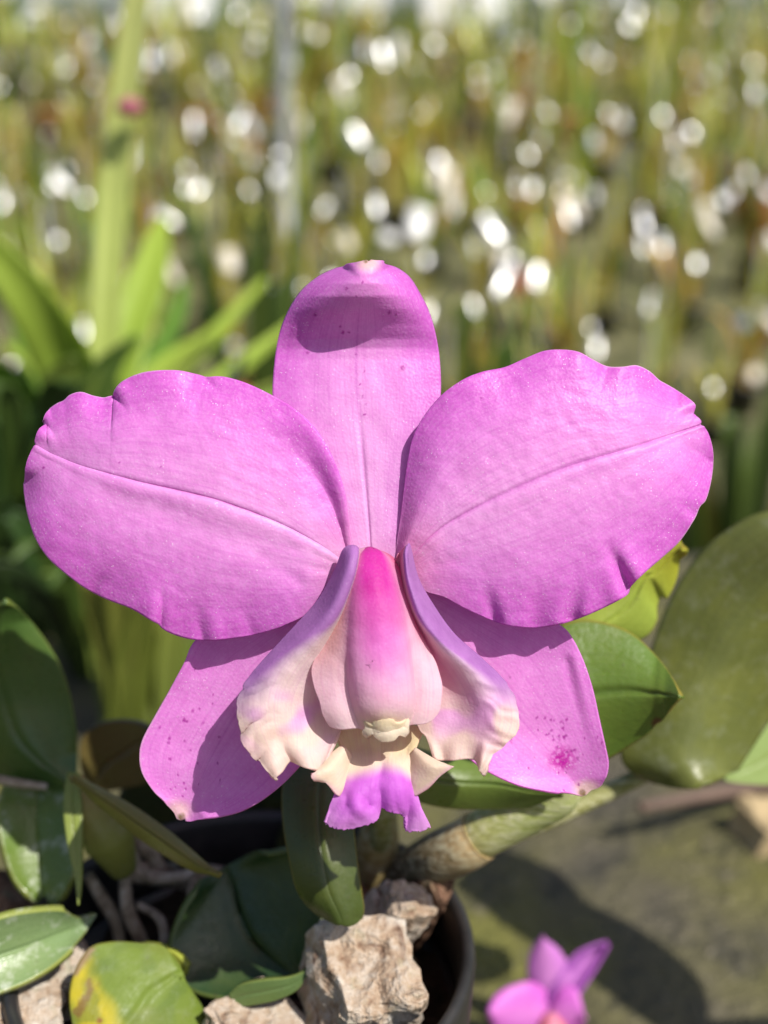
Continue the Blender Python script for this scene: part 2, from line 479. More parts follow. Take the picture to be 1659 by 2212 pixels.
def bark(px, py, depth, size, rot, seed, label, mat=None, rough=0.16, group='bark chunks in the pot'):
    r = random.Random(seed)
    bm = bmesh.new(); bmesh.ops.create_cube(bm, size=1.0)
    for v in bm.verts:
        v.co += Vector((r.uniform(-.2, .2), r.uniform(-.2, .2), r.uniform(-.2, .2)))
    bmesh.ops.bevel(bm, geom=bm.edges[:], offset=0.08, segments=1, affect='EDGES')
    bmesh.ops.triangulate(bm, faces=bm.faces[:])
    bmesh.ops.subdivide_edges(bm, edges=bm.edges[:], cuts=5, use_grid_fill=True)
    bm.normal_update()
    off = Vector((seed * 3.7, seed * 1.3, seed * 2.1))
    for v in bm.verts:
        p = v.co
        lay = mnoise.noise(Vector((p.x * 2.0, p.y * 2.2, p.z * 11)) + off)
        f = mnoise.fractal(p * 2.5 + off, 1.0, 2.0, 4)
        st = mnoise.noise(Vector((p.x * 9, p.y * 9, p.z * 2)) + off)
        v.co += v.normal * (rough * (0.5 * lay + 0.45 * f + 0.35 * st))
    for v in bm.verts: v.co = Vector((v.co.x * size[0], v.co.y * size[1], v.co.z * size[2]))
    me = bpy.data.meshes.new('bark_chunk'); bm.to_mesh(me); bm.free()
    o = link('bark_chunk', me, None, mat or M_bark, at(px, py, depth))
    o.rotation_euler = rot
    return tag(o, label, 'bark chunk', group)

bark(795, 2145, 0.184, (0.0138, 0.013, 0.0155), (0.45, 0.15, 0.30), 3, 'large pale grey bark chunk beside the inside of the black rim')
bark(862, 1985, 0.196, (0.0090, 0.010, 0.012), (0.3, 0.5, 0.2), 11, 'pale bark lump leaning behind the largest bark chunk')
bark(915, 1925, 0.208, (0.008, 0.010, 0.018), (0.2, 0.4, -0.3), 5, 'narrow brown bark sliver standing against the back of the rim', M_bark2)
bark(545, 2238, 0.186, (0.012, 0.011, 0.008), (0.4, 0.2, 0.8), 17, 'brown bark lump at the bottom edge below the dark leaf', M_bark)
bark(52, 2205, 0.184, (0.011, 0.009, 0.006), (0.2, 0.2, 0.4), 23, 'pinkish tan bark piece in the bottom corner under the shiny leaf')
bark(60, 2130, 0.192, (0.014, 0.009, 0.004), (0.5, -0.2, 0.5), 29, 'flat tan bark plate below the shiny leaf', M_bark)
bark(120, 2085, 0.197, (0.009, 0.008, 0.006), (0.5, 0.3, 1.0), 31, 'small cream bark chip beside the spotted yellow leaf', M_bark)
bark(30, 1985, 0.215, (0.012, 0.010, 0.010), (0.1, 0.6, 0.3), 37, 'small reddish bark piece above the shiny leaf', M_bark2)
bark(740, 2010, 0.204, (0.010, 0.010, 0.010), (0.3, 0.2, 0.9), 41, 'shaded bark lump under the tip of the hanging leaf', M_bark2)

cr = random.Random(61)
for k, (x_, y_, l_) in enumerate([(150, 2170, 'small bark crumb beside the yellowing leaf'), (640, 2200, 'bark crumb between the two bottom chunks'), (700, 1975, 'bark crumb below the hanging leaf'), (330, 2150, 'bark crumb beneath the wide dark leaf'), (20, 2060, 'bark crumb at the picture edge under the shiny leaf')]):
    bark(x_, y_, 0.197, (cr.uniform(.004, .008), cr.uniform(.004, .007), cr.uniform(.003, .006)), (cr.uniform(0, 1), cr.uniform(0, 1), cr.uniform(0, 3)), 71 + k, l_, [M_bark, M_bark2][k % 2])
# ------------------------------------------------------------------ the orchid
PLANT = root('orchid_plant', (POT_C[0], POT_C[1] + 0.004, RIMZ - 0.012), 'orchid plant with one large pink flower and leathery leaves in the black pot', 'orchid')

# pigments
PINK = lin(216, 104, 209); PALE = lin(239, 171, 228); DEEP = lin(206, 76, 200); SPOT = lin(165, 15, 150)
CREAM = lin(238, 221, 194); WHITE = lin(241, 224, 220); YEL = lin(230, 214, 158); VIO = lin(180, 122, 192); MAG = lin(208, 52, 164)
TIPC = lin(236, 205, 190); BROWN = lin(120, 100, 40)

# flower part: ovary and stalk behind the bloom
stalk_pts = [at(815, 1225, FOCUS + 0.002), at(815, 1300, FOCUS + 0.010), at(812, 1450, FOCUS + 0.022), at(815, 1640, FOCUS + 0.033), at(822, 1790, 0.203), at(815, 1870, 0.214)]
FLOWER = tube('flower', stalk_pts, [0.0022, 0.0020, 0.0018, 0.0017, 0.0018, 0.0022], PLANT, M_bulb, col=[lin(120, 120, 60)] * 40)
FLOWER['label'] = 'large open pink orchid bloom with a cream and magenta lip'

def spots(P, col, lst):
    for (x, y, r) in lst:
        d = np.hypot(P[..., 0] - x, P[..., 1] - y)
        col[:] = mixc(col, SPOT, 0.9 * sm(r * 1.25, r * 0.55, d))

def jag(pts, amp, seed):
    """tiny uneven steps along a traced edge"""
    r = random.Random(seed); c = curve(pts, len(pts) * 4)
    for i in range(1, len(c) - 1):
        c[i, 0] += r.uniform(-amp, amp); c[i, 1] += r.uniform(-amp, amp)
    return c

def petal(name, up, mid, low, n, m, zf, cf, label, thick=0.0004):
    P, Sg, Tg = loft([[(x, y, 0) for x, y in c] for c in (up, mid, low)], n, m, smooth=False, end=0.994)
    wid = np.linalg.norm(P[:, 0, :2] - P[:, -1, :2], axis=1); tap = np.clip(wid / (0.3 * wid.max()), 0, 1)[:, None]
    P[..., 2] = zf(P, Sg, np.where(Sg > 0.5, Tg * tap, Tg))
    col = cf(P, Sg, Tg)
    o = sheet(name, P, Sg, Tg, col, FLOWER, M_petal, thick)
    if label: o['label'] = label
    return o

def petal_color(P, s, t, base=0.0):
    a = np.abs(t)
    w = 0.75 * np.exp(-(a / 0.55) ** 2) * (1 - 0.55 * s) + 0.15
    c = mixc(np.broadcast_to(PINK, P.shape), PALE, np.clip(w, 0, 1))
    c = mixc(c, DEEP, 0.42 * sm(0.5, 1.0, a) * (0.45 + 0.55 * sm(0.05, 0.4, s)))
    c = mixc(c, lin(232, 165, 205), 0.75 * sm(0.22, 0.0, s))
    c = mixc(c, lin(196, 92, 190), 0.55 * np.exp(-(a / 0.012) ** 2) * sm(1.0, 0.8, s))
    return c

# --- dorsal sepal
up = [(785, 1250), (742, 1185), (690, 1085), (635, 990), (602, 915), (589, 860), (592, 790), (602, 725), (620, 675), (648, 630), (685, 598), (722, 580), (742, 575), (748, 570), (770, 566), (797, 560)]
low = [(822, 1250), (862, 1185), (893, 1085), (922, 990), (943, 915), (952, 855), (951, 790), (943, 730), (928, 675), (906, 630), (885, 598), (858, 578), (832, 570), (829, 563), (812, 562), (797, 560)]
mid = [(804, 1250), (798, 1150), (785, 1000), (775, 880), (770, 780), (775, 680), (785, 620), (797, 560)]
def zf(P, s, t):
    y = P[..., 1]
    prof = np.interp(y, [555, 575, 590, 612, 640, 668, 700, 732, 752, 775, 850, 1000, 1120, 1215], [26, 42, 50, 52, 40, 12, -30, -62, -72, -72, -58, -42, -32, -24])
    k = np.ones(5)
    flat = np.interp(y, [555, 640, 760, 850, 1000, 1215], [-50, -54, -70, -58, -42, -24])
    w = 1 - 0.85 * np.abs(t) ** 3.2
    z = flat + (prof - flat) * w - 20 * t ** 2 * sm(0.35, 0.6, s)
    z -= 5 * np.exp(-(t / 0.03) ** 2) * sm(0.62, 0.3, s)
    z += 2.2 * wob(P[..., 0], y, 0.02, 1.7)
    return z
def cf(P, s, t):
    c = petal_color(P, s, t)
    c = mixc(c, lin(226, 176, 220), 0.5 * sm(0.75, 0.2, s) * (1 - np.abs(t) * 0.5))
    d = np.hypot((P[..., 0] - 795) / 30, (P[..., 1] - 568) / 22)
    c = mixc(c, TIPC, 0.85 * sm(1.3, 0.3, d))
    c = mixc(c, BROWN, 0.8 * sm(7, 2, np.hypot(P[..., 0] - 790, P[..., 1] - 564)))
    spots(P, c, [(869, 795, 6), (749, 623, 3.5), (783, 610, 3), (681, 680, 4), (770, 640, 2.5), (741, 718, 4), (754, 718, 3), (735, 706, 2.5), (841, 675, 4), (855, 681, 3), (769, 765, 3), (787, 802, 3), (665, 763, 3), (787, 895, 3), (777, 830, 2), (783, 857, 2.5), (790, 874, 2.5)])
    return c
petal('dorsal_sepal', up, mid, low, 190, 96, zf, cf, 'upright sepal with a hooded tip and a dark fold shadow')

# --- left petal
upL = [(770, 1235), (758, 1190), (750, 1120), (740, 1055), (718, 992), (684, 932), (640, 888), (592, 858), (545, 835), (492, 818), (452, 816), (443, 818), (425, 811), (385, 803), (340, 803), (302, 810), (268, 827), (252, 845), (250, 858), (243, 857), (225, 862), (200, 858), (177, 850), (155, 856), (142, 868), (125, 876), (103, 893), (97, 908), (103, 916), (88, 928), (80, 948), (77, 960)]
midL = [(766, 1238), (700, 1183), (600, 1128), (480, 1083), (390, 1060), (300, 1040), (180, 1008), (110, 980), (77, 960)]
lowL = [(762, 1242), (730, 1262), (690, 1310), (650, 1332), (600, 1354), (545, 1370), (500, 1377), (450, 1382), (405, 1377), (362, 1362), (330, 1340), (290, 1315), (232, 1292), (182, 1266), (140, 1234), (104, 1200), (80, 1160), (64, 1110), (56, 1050), (60, 1005), (70, 975), (77, 960)]
def zf(P, s, t):
    a = np.abs(t); X, Y = P[..., 0], P[..., 1]
    z = -12 + 62 * np.sin(np.pi * np.clip(s, 0, 1) ** 0.8 * 0.92) - 46 * a ** 2.2 * sm(0.0, 0.3, s)
    z -= 35 * sm(0.75, 1.0, s)
    z += 40 * sm(0.66, 1.0, -t) * np.exp(-((s - 0.24) / 0.16) ** 2)
    z -= 4.5 * np.exp(-((t + 0.0) / 0.018) ** 2) * sm(0.02, 0.15, s) - 3 * np.exp(-((t - 0.07) / 0.06) ** 2)
    z -= 4.5 * np.exp(-((t - 0.22) / 0.12) ** 2) * sm(0.1, 0.35, s) * sm(0.9, 0.6, s)
    z += sm(0.55, 1.0, a) * (7 * np.sin(s * 23 + 1.0 + 2 * t) + 3 * np.sin(s * 37 + 2.0)) * sm(0.25, 0.5, s)
    z += creases(P, [(250, 858, 274, 886, 5, -26), (262, 840, 285, 870, 14, 16), (228, 866, 240, 905, 14, -8), (98, 914, 122, 946, 6, -22), (90, 938, 135, 950, 12, 12),
                     (445, 818, 470, 850, 7, -12), (420, 815, 400, 880, 14, -7), (348, 1350, 352, 1265, 7, -15), (330, 1340, 335, 1270, 14, 8), (440, 1378, 425, 1310, 10, -13), (470, 1378, 455, 1310, 14, 8),
                     (205, 1278, 222, 1235, 8, -9), (545, 1365, 520, 1300, 12, -8), (600, 870, 690, 985, 22, -10), (640, 1250, 500, 1165, 14, -6), (700, 1230, 580, 1200, 8, -4)])
    z += 3.0 * wob(X, Y, 0.012, 5.5) + 1.2 * wob(X, Y, 0.05, 9.5)
    return z
def cf(P, s, t):
    c = petal_color(P, s, t)
    spots(P, c, [(98, 1010, 3), (350, 1010, 2), (260, 1000, 2.5)])
    c = mixc(c, lin(235, 195, 225), 0.7 * sm(0.985, 1.0, np.abs(t)) * sm(0.5, 0.8, s))
    return c
petal('petal', upL, midL, lowL, 200, 140, zf, cf, 'broad petal with two notches in its upper edge')

# --- right petal
upR = [(850, 1240), (856, 1180), (866, 1110), (874, 1040), (882, 985), (893, 940), (918, 895), (955, 852), (1000, 820), (1042, 803), (1090, 793), (1132, 775), (1175, 758), (1215, 755), (1250, 760), (1282, 777), (1312, 791), (1345, 792), (1375, 789), (1402, 801), (1420, 817), (1426, 822), (1458, 840), (1490, 862), (1503, 876), (1499, 892), (1512, 905), (1518, 916)]
midR = [(856, 1244), (930, 1160), (1000, 1112), (1120, 1052), (1240, 1004), (1380, 962), (1518, 916)]
lowR = [(862, 1250), (892, 1258), (920, 1278), (960, 1290), (1000, 1312), (1042, 1332), (1090, 1350), (1140, 1357), (1190, 1353), (1240, 1340), (1290, 1320), (1338, 1296), (1358, 1282), (1364, 1266), (1392, 1238), (1430, 1205), (1468, 1170), (1500, 1122), (1512, 1095), (1526, 1078), (1538, 1030), (1541, 980), (1532, 940), (1518, 916)]
def zf(P, s, t):
    a = np.abs(t); X, Y = P[..., 0], P[..., 1]
    z = -12 + 60 * np.sin(np.pi * np.clip(s, 0, 1) ** 0.8 * 0.9) - 42 * a ** 2.2 * sm(0.0, 0.3, s)
    z -= 36 * sm(0.75, 1.0, s)
    z -= 24 * sm(0.45, 1.0, -t) * sm(0.42, 0.1, s)
    z -= 4.5 * np.exp(-(t / 0.016) ** 2) * sm(0.02, 0.15, s) - 2.5 * np.exp(-((t - 0.07) / 0.06) ** 2)
    z += sm(0.55, 1.0, a) * (6 * np.sin(s * 19 + 2.0 + 2 * t) + 2.5 * np.sin(s * 33)) * sm(0.25, 0.5, s)
    z += creases(P, [(1360, 1275, 1318, 1185, 9, -42), (1335, 1290, 1290, 1210, 20, 16), (1385, 1245, 1350, 1180, 18, 20), (1235, 1335, 1252, 1262, 12, -18), (1265, 1325, 1278, 1262, 14, 9), (1205, 1340, 1215, 1270, 15, 10),
                     (1068, 1338, 1048, 1268, 11, -20), (1100, 1345, 1085, 1275, 18, 10), (1160, 1350, 1168, 1240, 16, -10), (1128, 1350, 1130, 1260, 14, 7),
                     (1310, 792, 1290, 850, 10, -10), (1345, 795, 1330, 850, 14, 7), (1250, 765, 1240, 830, 20, 8), (1502, 890, 1470, 905, 7, -16), (1425, 822, 1395, 850, 8, -7),
                     (1500, 1110, 1455, 1075, 10, -9), (960, 1150, 1110, 1085, 14, -4), (940, 1220, 1060, 1190, 10, -5)])
    z += 3.0 * wob(X, Y, 0.012, 15.5) + 1.2 * wob(X, Y, 0.05, 19.5)
    return z
def cf(P, s, t):
    c = petal_color(P, s, t)
    c = mixc(c, lin(228, 120, 185), 0.6 * sm(0.25, 0.03, s) * np.exp(-(t / 0.7) ** 2))
    c = mixc(c, lin(240, 205, 225), 0.8 * sm(0.985, 1.0, np.abs(t)) * sm(0.6, 0.8, s))
    spots(P, c, [(1041, 860, 3)])
    return c
petal('petal', upR, midR, lowR, 200, 140, zf, cf, 'broad petal with a deep crease in its lower edge')

# --- lateral sepals
upA = [(770, 1240), (700, 1262), (600, 1300), (500, 1345), (425, 1380), (396, 1435), (366, 1490), (332, 1550), (308, 1596), (301, 1630), (306, 1668), (330, 1708), (352, 1730), (376, 1752), (384, 1766), (398, 1771)]
midA = [(775, 1255), (690, 1345), (600, 1430), (520, 1530), (455, 1640), (398, 1771)]
lowA = [(782, 1270), (775, 1400), (735, 1520), (690, 1600), (640, 1665), (585, 1716), (530, 1750), (480, 1765), (440, 1770), (428, 1771), (414, 1774), (398, 1771)]
def zf(P, s, t):
    z = -30 - 72 * np.sin(np.pi * 0.55 * s) + 26 * t * t * sm(0.1, 0.5, s) - 18 * sm(0.8, 1, s) + 10 * t
    z += creases(P, [(420, 1400, 370, 1500, 12, 6), (560, 1400, 450, 1600, 30, 5), (395, 1765, 370, 1735, 8, 6)])
    return z + 3 * wob(P[..., 0], P[..., 1], 0.013, 25)
def cf(P, s, t):
    c = petal_color(P, s, t * 0.75)
    c = mixc(c, lin(232, 140, 222), 0.6 * sm(0.2, 0.5, s))
    d = np.hypot((P[..., 0] - 385) / 40, (P[..., 1] - 1750) / 30)
    c = mixc(c, TIPC, 0.75 * sm(1.2, 0.25, d))
    c = mixc(c, lin(240, 205, 220), 0.6 * sm(0.97, 1.0, -t) * sm(0.5, 0.75, s))
    c = mixc(c, BROWN, 0.9 * sm(11, 3, np.hypot(P[..., 0] - 393, P[..., 1] - 1763)))
    r = random.Random(5)
    ls = [(398, 1553, 4), (366, 1592, 4), (364, 1602, 4), (368, 1638, 3.5), (404, 1556, 3), (432, 1528, 3), (417, 1533, 3.5), (460, 1520, 2.5), (400, 1600, 2.5), (412, 1618, 2.5), (385, 1670, 3), (398, 1690, 3), (402, 1700, 2.5), (395, 1718, 3), (440, 1560, 2), (385, 1545, 2.5)]
    ls += [(r.uniform(340, 480), r.uniform(1440, 1720), r.uniform(1.2, 2.6)) for _ in range(16)]
    spots(P, c, ls); return c
petal('lateral_sepal', upA, midA, lowA, 150, 100, zf, cf, 'lower sepal with a lip shadow and small purple dots')

upB = [(850, 1240), (940, 1262), (1040, 1290), (1150, 1325), (1215, 1355), (1240, 1385), (1262, 1430), (1281, 1490), (1296, 1560), (1309, 1620), (1314, 1652), (1308, 1680), (1296, 1700), (1276, 1708), (1262, 1722)]
midB = [(845, 1255), (950, 1370), (1050, 1470), (1130, 1560), (1200, 1640), (1262, 1722)]
lowB = [(840, 1270), (860, 1390), (905, 1490), (960, 1580), (1010, 1635), (1060, 1670), (1120, 1696), (1180, 1708), (1225, 1712), (1243, 1716), (1262, 1722)]
def zf(P, s, t):
    z = -30 - 72 * np.sin(np.pi * 0.55 * s) + 24 * t * t * sm(0.1, 0.5, s) - 18 * sm(0.8, 1, s) + 6 * t
    z += creases(P, [(1240, 1420, 1290, 1620, 10, 7), (1225, 1430, 1262, 1600, 9, -5), (1100, 1480, 1190, 1620, 30, 4)])
    return z + 3 * wob(P[..., 0], P[..., 1], 0.013, 35)
def cf(P, s, t):
    c = petal_color(P, s, t * 0.75)
    c = mixc(c, lin(232, 140, 222), 0.6 * sm(0.2, 0.5, s))
    d = np.hypot((P[..., 0] - 1268) / 40, (P[..., 1] - 1705) / 26)
    c = mixc(c, TIPC, 0.85 * sm(1.1, 0.3, d))
    c = mixc(c, BROWN, 0.9 * sm(12, 4, np.hypot(P[..., 0] - 1258, P[..., 1] - 1713)))
    r = random.Random(9)
    d = np.hypot((P[..., 0] - 1215) / 42, (P[..., 1] - 1640) / 38)
    nz = wob(P[..., 0], P[..., 1], 0.11, 77)
    c = mixc(c, lin(196, 10, 165), 0.95 * sm(1.1, 0.2, d) * sm(-0.1, 0.15, nz + 0.35 * (1 - d)))
    ls = [(r.gauss(1205, 45), r.gauss(1600, 42), r.uniform(1.5, 4)) for _ in range(40)]
    ls += [(1100, 1463, 3), (1226, 1625, 3), (1290, 1590, 3), (1222, 1668, 3), (1295, 1640, 2.5), (1242, 1620, 3), (1250, 1695, 3), (1160, 1550, 3), (1300, 1605, 2)]
    spots(P, c, ls); return c
petal('lateral_sepal', upB, midB, lowB, 150, 100, zf, cf, 'lower sepal with a magenta blotch near its tip')

# --- lip side lobes
def lip_part(name, guides, n, m, cf, zadd=None, thick=0.0005, label=None, smooth=True):
    P, Sg, Tg = loft(guides, n, m, smooth)
    if zadd is not None: P[..., 2] += zadd(P, Sg, Tg)
    if name == 'lip_side_lobe':
        sg = -1.0 if P[..., 0].mean() < 820 else 1.0
        e = sm(-0.8, -1.0, Tg) * sm(0.52, 0.62, Sg)
        tooth = np.array([mnoise.noise((s_ * 30, 0, 3.3)) + 0.25 * mnoise.noise((s_ * 90, 0, 9.1)) for s_ in Sg[:, 0]])[:, None]
        P[..., 0] += sg * 5 * tooth * e
        P[..., 1] += 3 * tooth * e
    o = sheet(name, P, Sg, Tg, cf(P, Sg, Tg), FLOWER, M_lip, thick)
    if label: o['label'] = label
    return o
gl = [
 [(765, 1184, 62), (747, 1191, 50), (729, 1235, 36), (692, 1300, 26), (642, 1356, 24), (592, 1410, 28), (550, 1458, 40), (523, 1500, 52), (515, 1535, 62), (520, 1562, 74), (526, 1585, 70), (530, 1614, 86), (556, 1642, 84), (575, 1665, 92), (588, 1678, 97), (596, 1688, 100)],
 [(766, 1185, 66), (758, 1196, 82), (742, 1245, 88), (706, 1318, 80), (654, 1376, 72), (604, 1428, 70), (566, 1480, 76), (555, 1530, 86), (560, 1580, 86), (585, 1632, 88), (603, 1672, 90)],
 [(767, 1186, 68), (765, 1205, 92), (754, 1250, 104), (722, 1325, 102), (674, 1388, 92), (630, 1440, 84), (602, 1495, 82), (598, 1550, 80), (608, 1600, 76), (629, 1641, 70)],
 [(768, 1188, 56), (768, 1215, 44), (762, 1280, 40), (732, 1360, 40), (698, 1425, 44), (664, 1490, 42), (652, 1540, 46), (662, 1590, 60), (662, 1625, 74), (672, 1663, 86)],
 [(769, 1192, 45), (774, 1250, 40), (768, 1330, 34), (748, 1420, 22), (718, 1490, 18), (704, 1545, 26), (704, 1590, 50), (697, 1625, 66), (698, 1660, 80)],
 [(772, 1195, 30), (785, 1280, 18), (782, 1380, 14), (765, 1460, 8), (748, 1530, 10), (740, 1570, 28), (730, 1600, 56)]]
def lobe_color(P, s, t):
    x, y = P[..., 0], P[..., 1]
    c = np.broadcast_to(CREAM, P.shape)
    c = mixc(c, WHITE, 0.7 * sm(1600, 1480, y))
    c = mixc(c, lin(222, 150, 222), 0.75 * np.exp(-((y - 1545) / 60) ** 2) * sm(-0.15, 0.35, wob(x, y, 0.018, 3.3)))
    c = mixc(c, lin(228, 186, 216), 0.2)
    k_ = sm(1320, 1480, y); t0 = -0.12 - 0.36 * k_; wv = 0.06 + 0.26 * k_
    vi = np.clip((t0 + wv - t) / (2 * wv), 0, 1) * sm(1575, 1440, y)
    vi = vi * vi * (3 - 2 * vi)
    c = mixc(c, VIO, np.clip(vi, 0, 1))
    return c
def ruf(P, s, t):
    z = sm(0.0, -1.0, t) * sm(0.5, 0.72, s) * (1.8 * np.sin(s * 118 + 5 * wob(P[..., 0], P[..., 1], 0.02, 7)) + 2.6 * np.sin(s * 62 + 4 * wob(P[..., 0], P[..., 1], 0.012, 17)) + 4 * np.sin(s * 33 + 1))
    z += sm(0.86, 1.0, s) * 5 * np.sin(t * 9 + 0.5)
    return z + 2.5 * wob(P[..., 0], P[..., 1], 0.03, 51) * sm(0.2, 0.5, s)
lip_part('lip_side_lobe', gl, 150, 110, lobe_color, ruf, label='flaring cream side lobe of the lip with a violet rolled edge, above the shadowed sepal')
gr = [
 [(880, 1176, 62), (887, 1178, 54), (905, 1248, 40), (939, 1309, 28), (982, 1368, 26), (1040, 1420, 30), (1085, 1464, 40), (1113, 1508, 54), (1121, 1548, 64), (1112, 1588, 76), (1080, 1618, 82), (1056, 1648, 90), (1046, 1664, 96), (1041, 1674, 100)],
 [(879, 1177, 66), (880, 1190, 84), (893, 1258, 92), (923, 1325, 90), (965, 1385, 86), (1018, 1434, 84), (1058, 1480, 86), (1075, 1530, 86), (1070, 1580, 86), (1050, 1620, 86), (1034, 1662, 90)],
 [(877, 1178, 68), (874, 1200, 92), (880, 1258, 104), (906, 1335, 102), (950, 1395, 92), (1000, 1448, 84), (1032, 1500, 82), (1042, 1550, 78), (1030, 1600, 72), (1021, 1641, 66)],
 [(874, 1180, 56), (864, 1215, 44), (866, 1280, 40), (890, 1345, 40), (928, 1415, 44), (970, 1480, 40), (990, 1540, 42), (978, 1595, 52), (975, 1643, 60)],
 [(868, 1186, 45), (858, 1240, 40), (858, 1310, 36), (872, 1390, 32), (898, 1460, 28), (925, 1530, 30), (940, 1585, 42), (952, 1642, 56)],
 [(860, 1195, 30), (846, 1280, 16), (846, 1380, 12), (860, 1450, 8), (885, 1520, 10), (905, 1575, 26), (920, 1592, 40), (935, 1638, 54)]]
def lobe_color_r(P, s, t):
    c = lobe_color(P, s, t)
    return mixc(c, lin(226, 124, 170), 0.8 * sm(-0.25, 0.15, t) * sm(1560, 1380, P[..., 1]))
lip_part('lip_side_lobe', gr, 150, 110, lobe_color_r, ruf, label='flaring cream side lobe of the lip with a violet rolled edge, beside the blotched sepal')

# --- column
gc = [
 [(797, 1201, 20), (776, 1207, 16), (759, 1230, 20), (741, 1274, 30), (724, 1330, 40), (709, 1380, 48), (693, 1420, 54), (681, 1450, 60), (687, 1486, 72), (700, 1518, 80), (708, 1540, 80), (720, 1559, 78)],
 [(797, 1201, 24), (784, 1210, 40), (770, 1240, 55), (757, 1290, 66), (745, 1345, 72), (733, 1400, 76), (722, 1450, 80), (725, 1500, 88), (735, 1540, 92), (748, 1568, 86)],
 [(797, 1201, 26), (789, 1213, 52), (779, 1245, 72), (771, 1300, 88), (764, 1360, 94), (760, 1420, 94), (761, 1470, 90), (767, 1510, 88), (774, 1540, 88), (780, 1566, 80)],
 [(797, 1201, 26), (794, 1212, 56), (789, 1250, 84), (785, 1310, 106), (783, 1370, 116), (783, 1430, 124), (786, 1480, 126), (792, 1520, 122), (800, 1545, 108), (806, 1558, 92)],
 [(798, 1200, 26), (802, 1212, 58), (806, 1260, 92), (813, 1320, 114), (819, 1380, 126), (823, 1440, 136), (826, 1490, 140), (829, 1525, 134), (831, 1548, 118), (832, 1558, 98)],
 [(799, 1201, 26), (812, 1212, 56), (826, 1260, 84), (841, 1320, 104), (852, 1380, 114), (860, 1440, 122), (866, 1490, 124), (867, 1520, 118), (862, 1545, 106), (856, 1558, 92)],
 [(800, 1201, 26), (820, 1214, 50), (838, 1255, 70), (855, 1315, 84), (868, 1375, 92), (877, 1430, 92), (884, 1480, 88), (886, 1520, 86), (884, 1545, 86), (880, 1560, 80)],
 [(801, 1201, 24), (829, 1217, 38), (848, 1250, 52), (864, 1305, 62), (880, 1360, 70), (898, 1410, 76), (912, 1455, 82), (918, 1500, 88), (915, 1535, 90), (908, 1558, 86)],
 [(802, 1202, 20), (838, 1219, 16), (857, 1250, 22), (869, 1298, 32), (883, 1348, 42), (905, 1400, 52), (930, 1440, 60), (945, 1478, 70), (946, 1512, 78), (935, 1544, 80)]]
def col_color(P, s, t):
    x, y = P[..., 0], P[..., 1]
    w = sm(1470, 1215, y)
    c = mixc(np.broadcast_to(lin(242, 202, 214), P.shape), lin(224, 104, 210), np.clip(1.0 * np.exp(-((t) / 0.40) ** 2) * sm(1560, 1380, y) * 0.8, 0, 1))
    c = mixc(c, MAG, np.clip(w * 1.2 * np.exp(-((t - 0.05) / 0.62) ** 2), 0, 1))
    c = mixc(c, lin(234, 166, 146), 0.7 * sm(-0.35, -0.85, t) * sm(1500, 1350, y) * sm(1215, 1290, y))
    c = mixc(c, lin(216, 62, 130), 0.75 * sm(0.55, 0.85, t) * sm(1420, 1340, y))
    c = mixc(c, WHITE, 0.4 * sm(1490, 1560, y))
    c = mixc(c, YEL, 0.8 * np.exp(-(t / 0.3) ** 2) * sm(1515, 1550, y))
    d, u = segd(x, y, 803, 1437, 808, 1430)
    c = mixc(c, lin(190, 70, 90), 0.7 * sm(4, 1.5, d))
    return c
lip_part('column', gc, 130, 130, col_color, lambda P, s, t: 1.5 * wob(P[..., 0], P[..., 1], 0.03, 61) - 3 * sm(4, 1, segd(P[..., 0], P[..., 1], 803, 1437, 808, 1430)[0]), 0.0012, 'domed magenta column fading to pale pink')
ga = [
 [(804, 1552, 100), (797, 1556, 98), (793, 1563, 96), (796, 1570, 94), (803, 1571, 96)],
 [(812, 1550, 112), (808, 1557, 104), (806, 1564, 100), (811, 1573, 102), (815, 1581, 104)],
 [(830, 1546, 120), (831, 1557, 118), (831, 1568, 112), (832, 1580, 110), (833, 1588, 106)],
 [(852, 1550, 112), (856, 1557, 106), (859, 1564, 100), (856, 1573, 102), (852, 1582, 102)],
 [(860, 1552, 102), (868, 1556, 98), (871, 1562, 96), (867, 1569, 94), (860, 1572, 96)]]
lip_part('anther_cap', ga, 36, 44, lambda P, s, t: mixc(np.broadcast_to(lin(244, 232, 205), P.shape), YEL, 0.5 * sm(0.6, 0.0, s)), lambda P, s, t: 2.5 * wob(P[..., 0], P[..., 1], 0.09, 71), 0.0014, 'small cream anther cap at the end of the column')

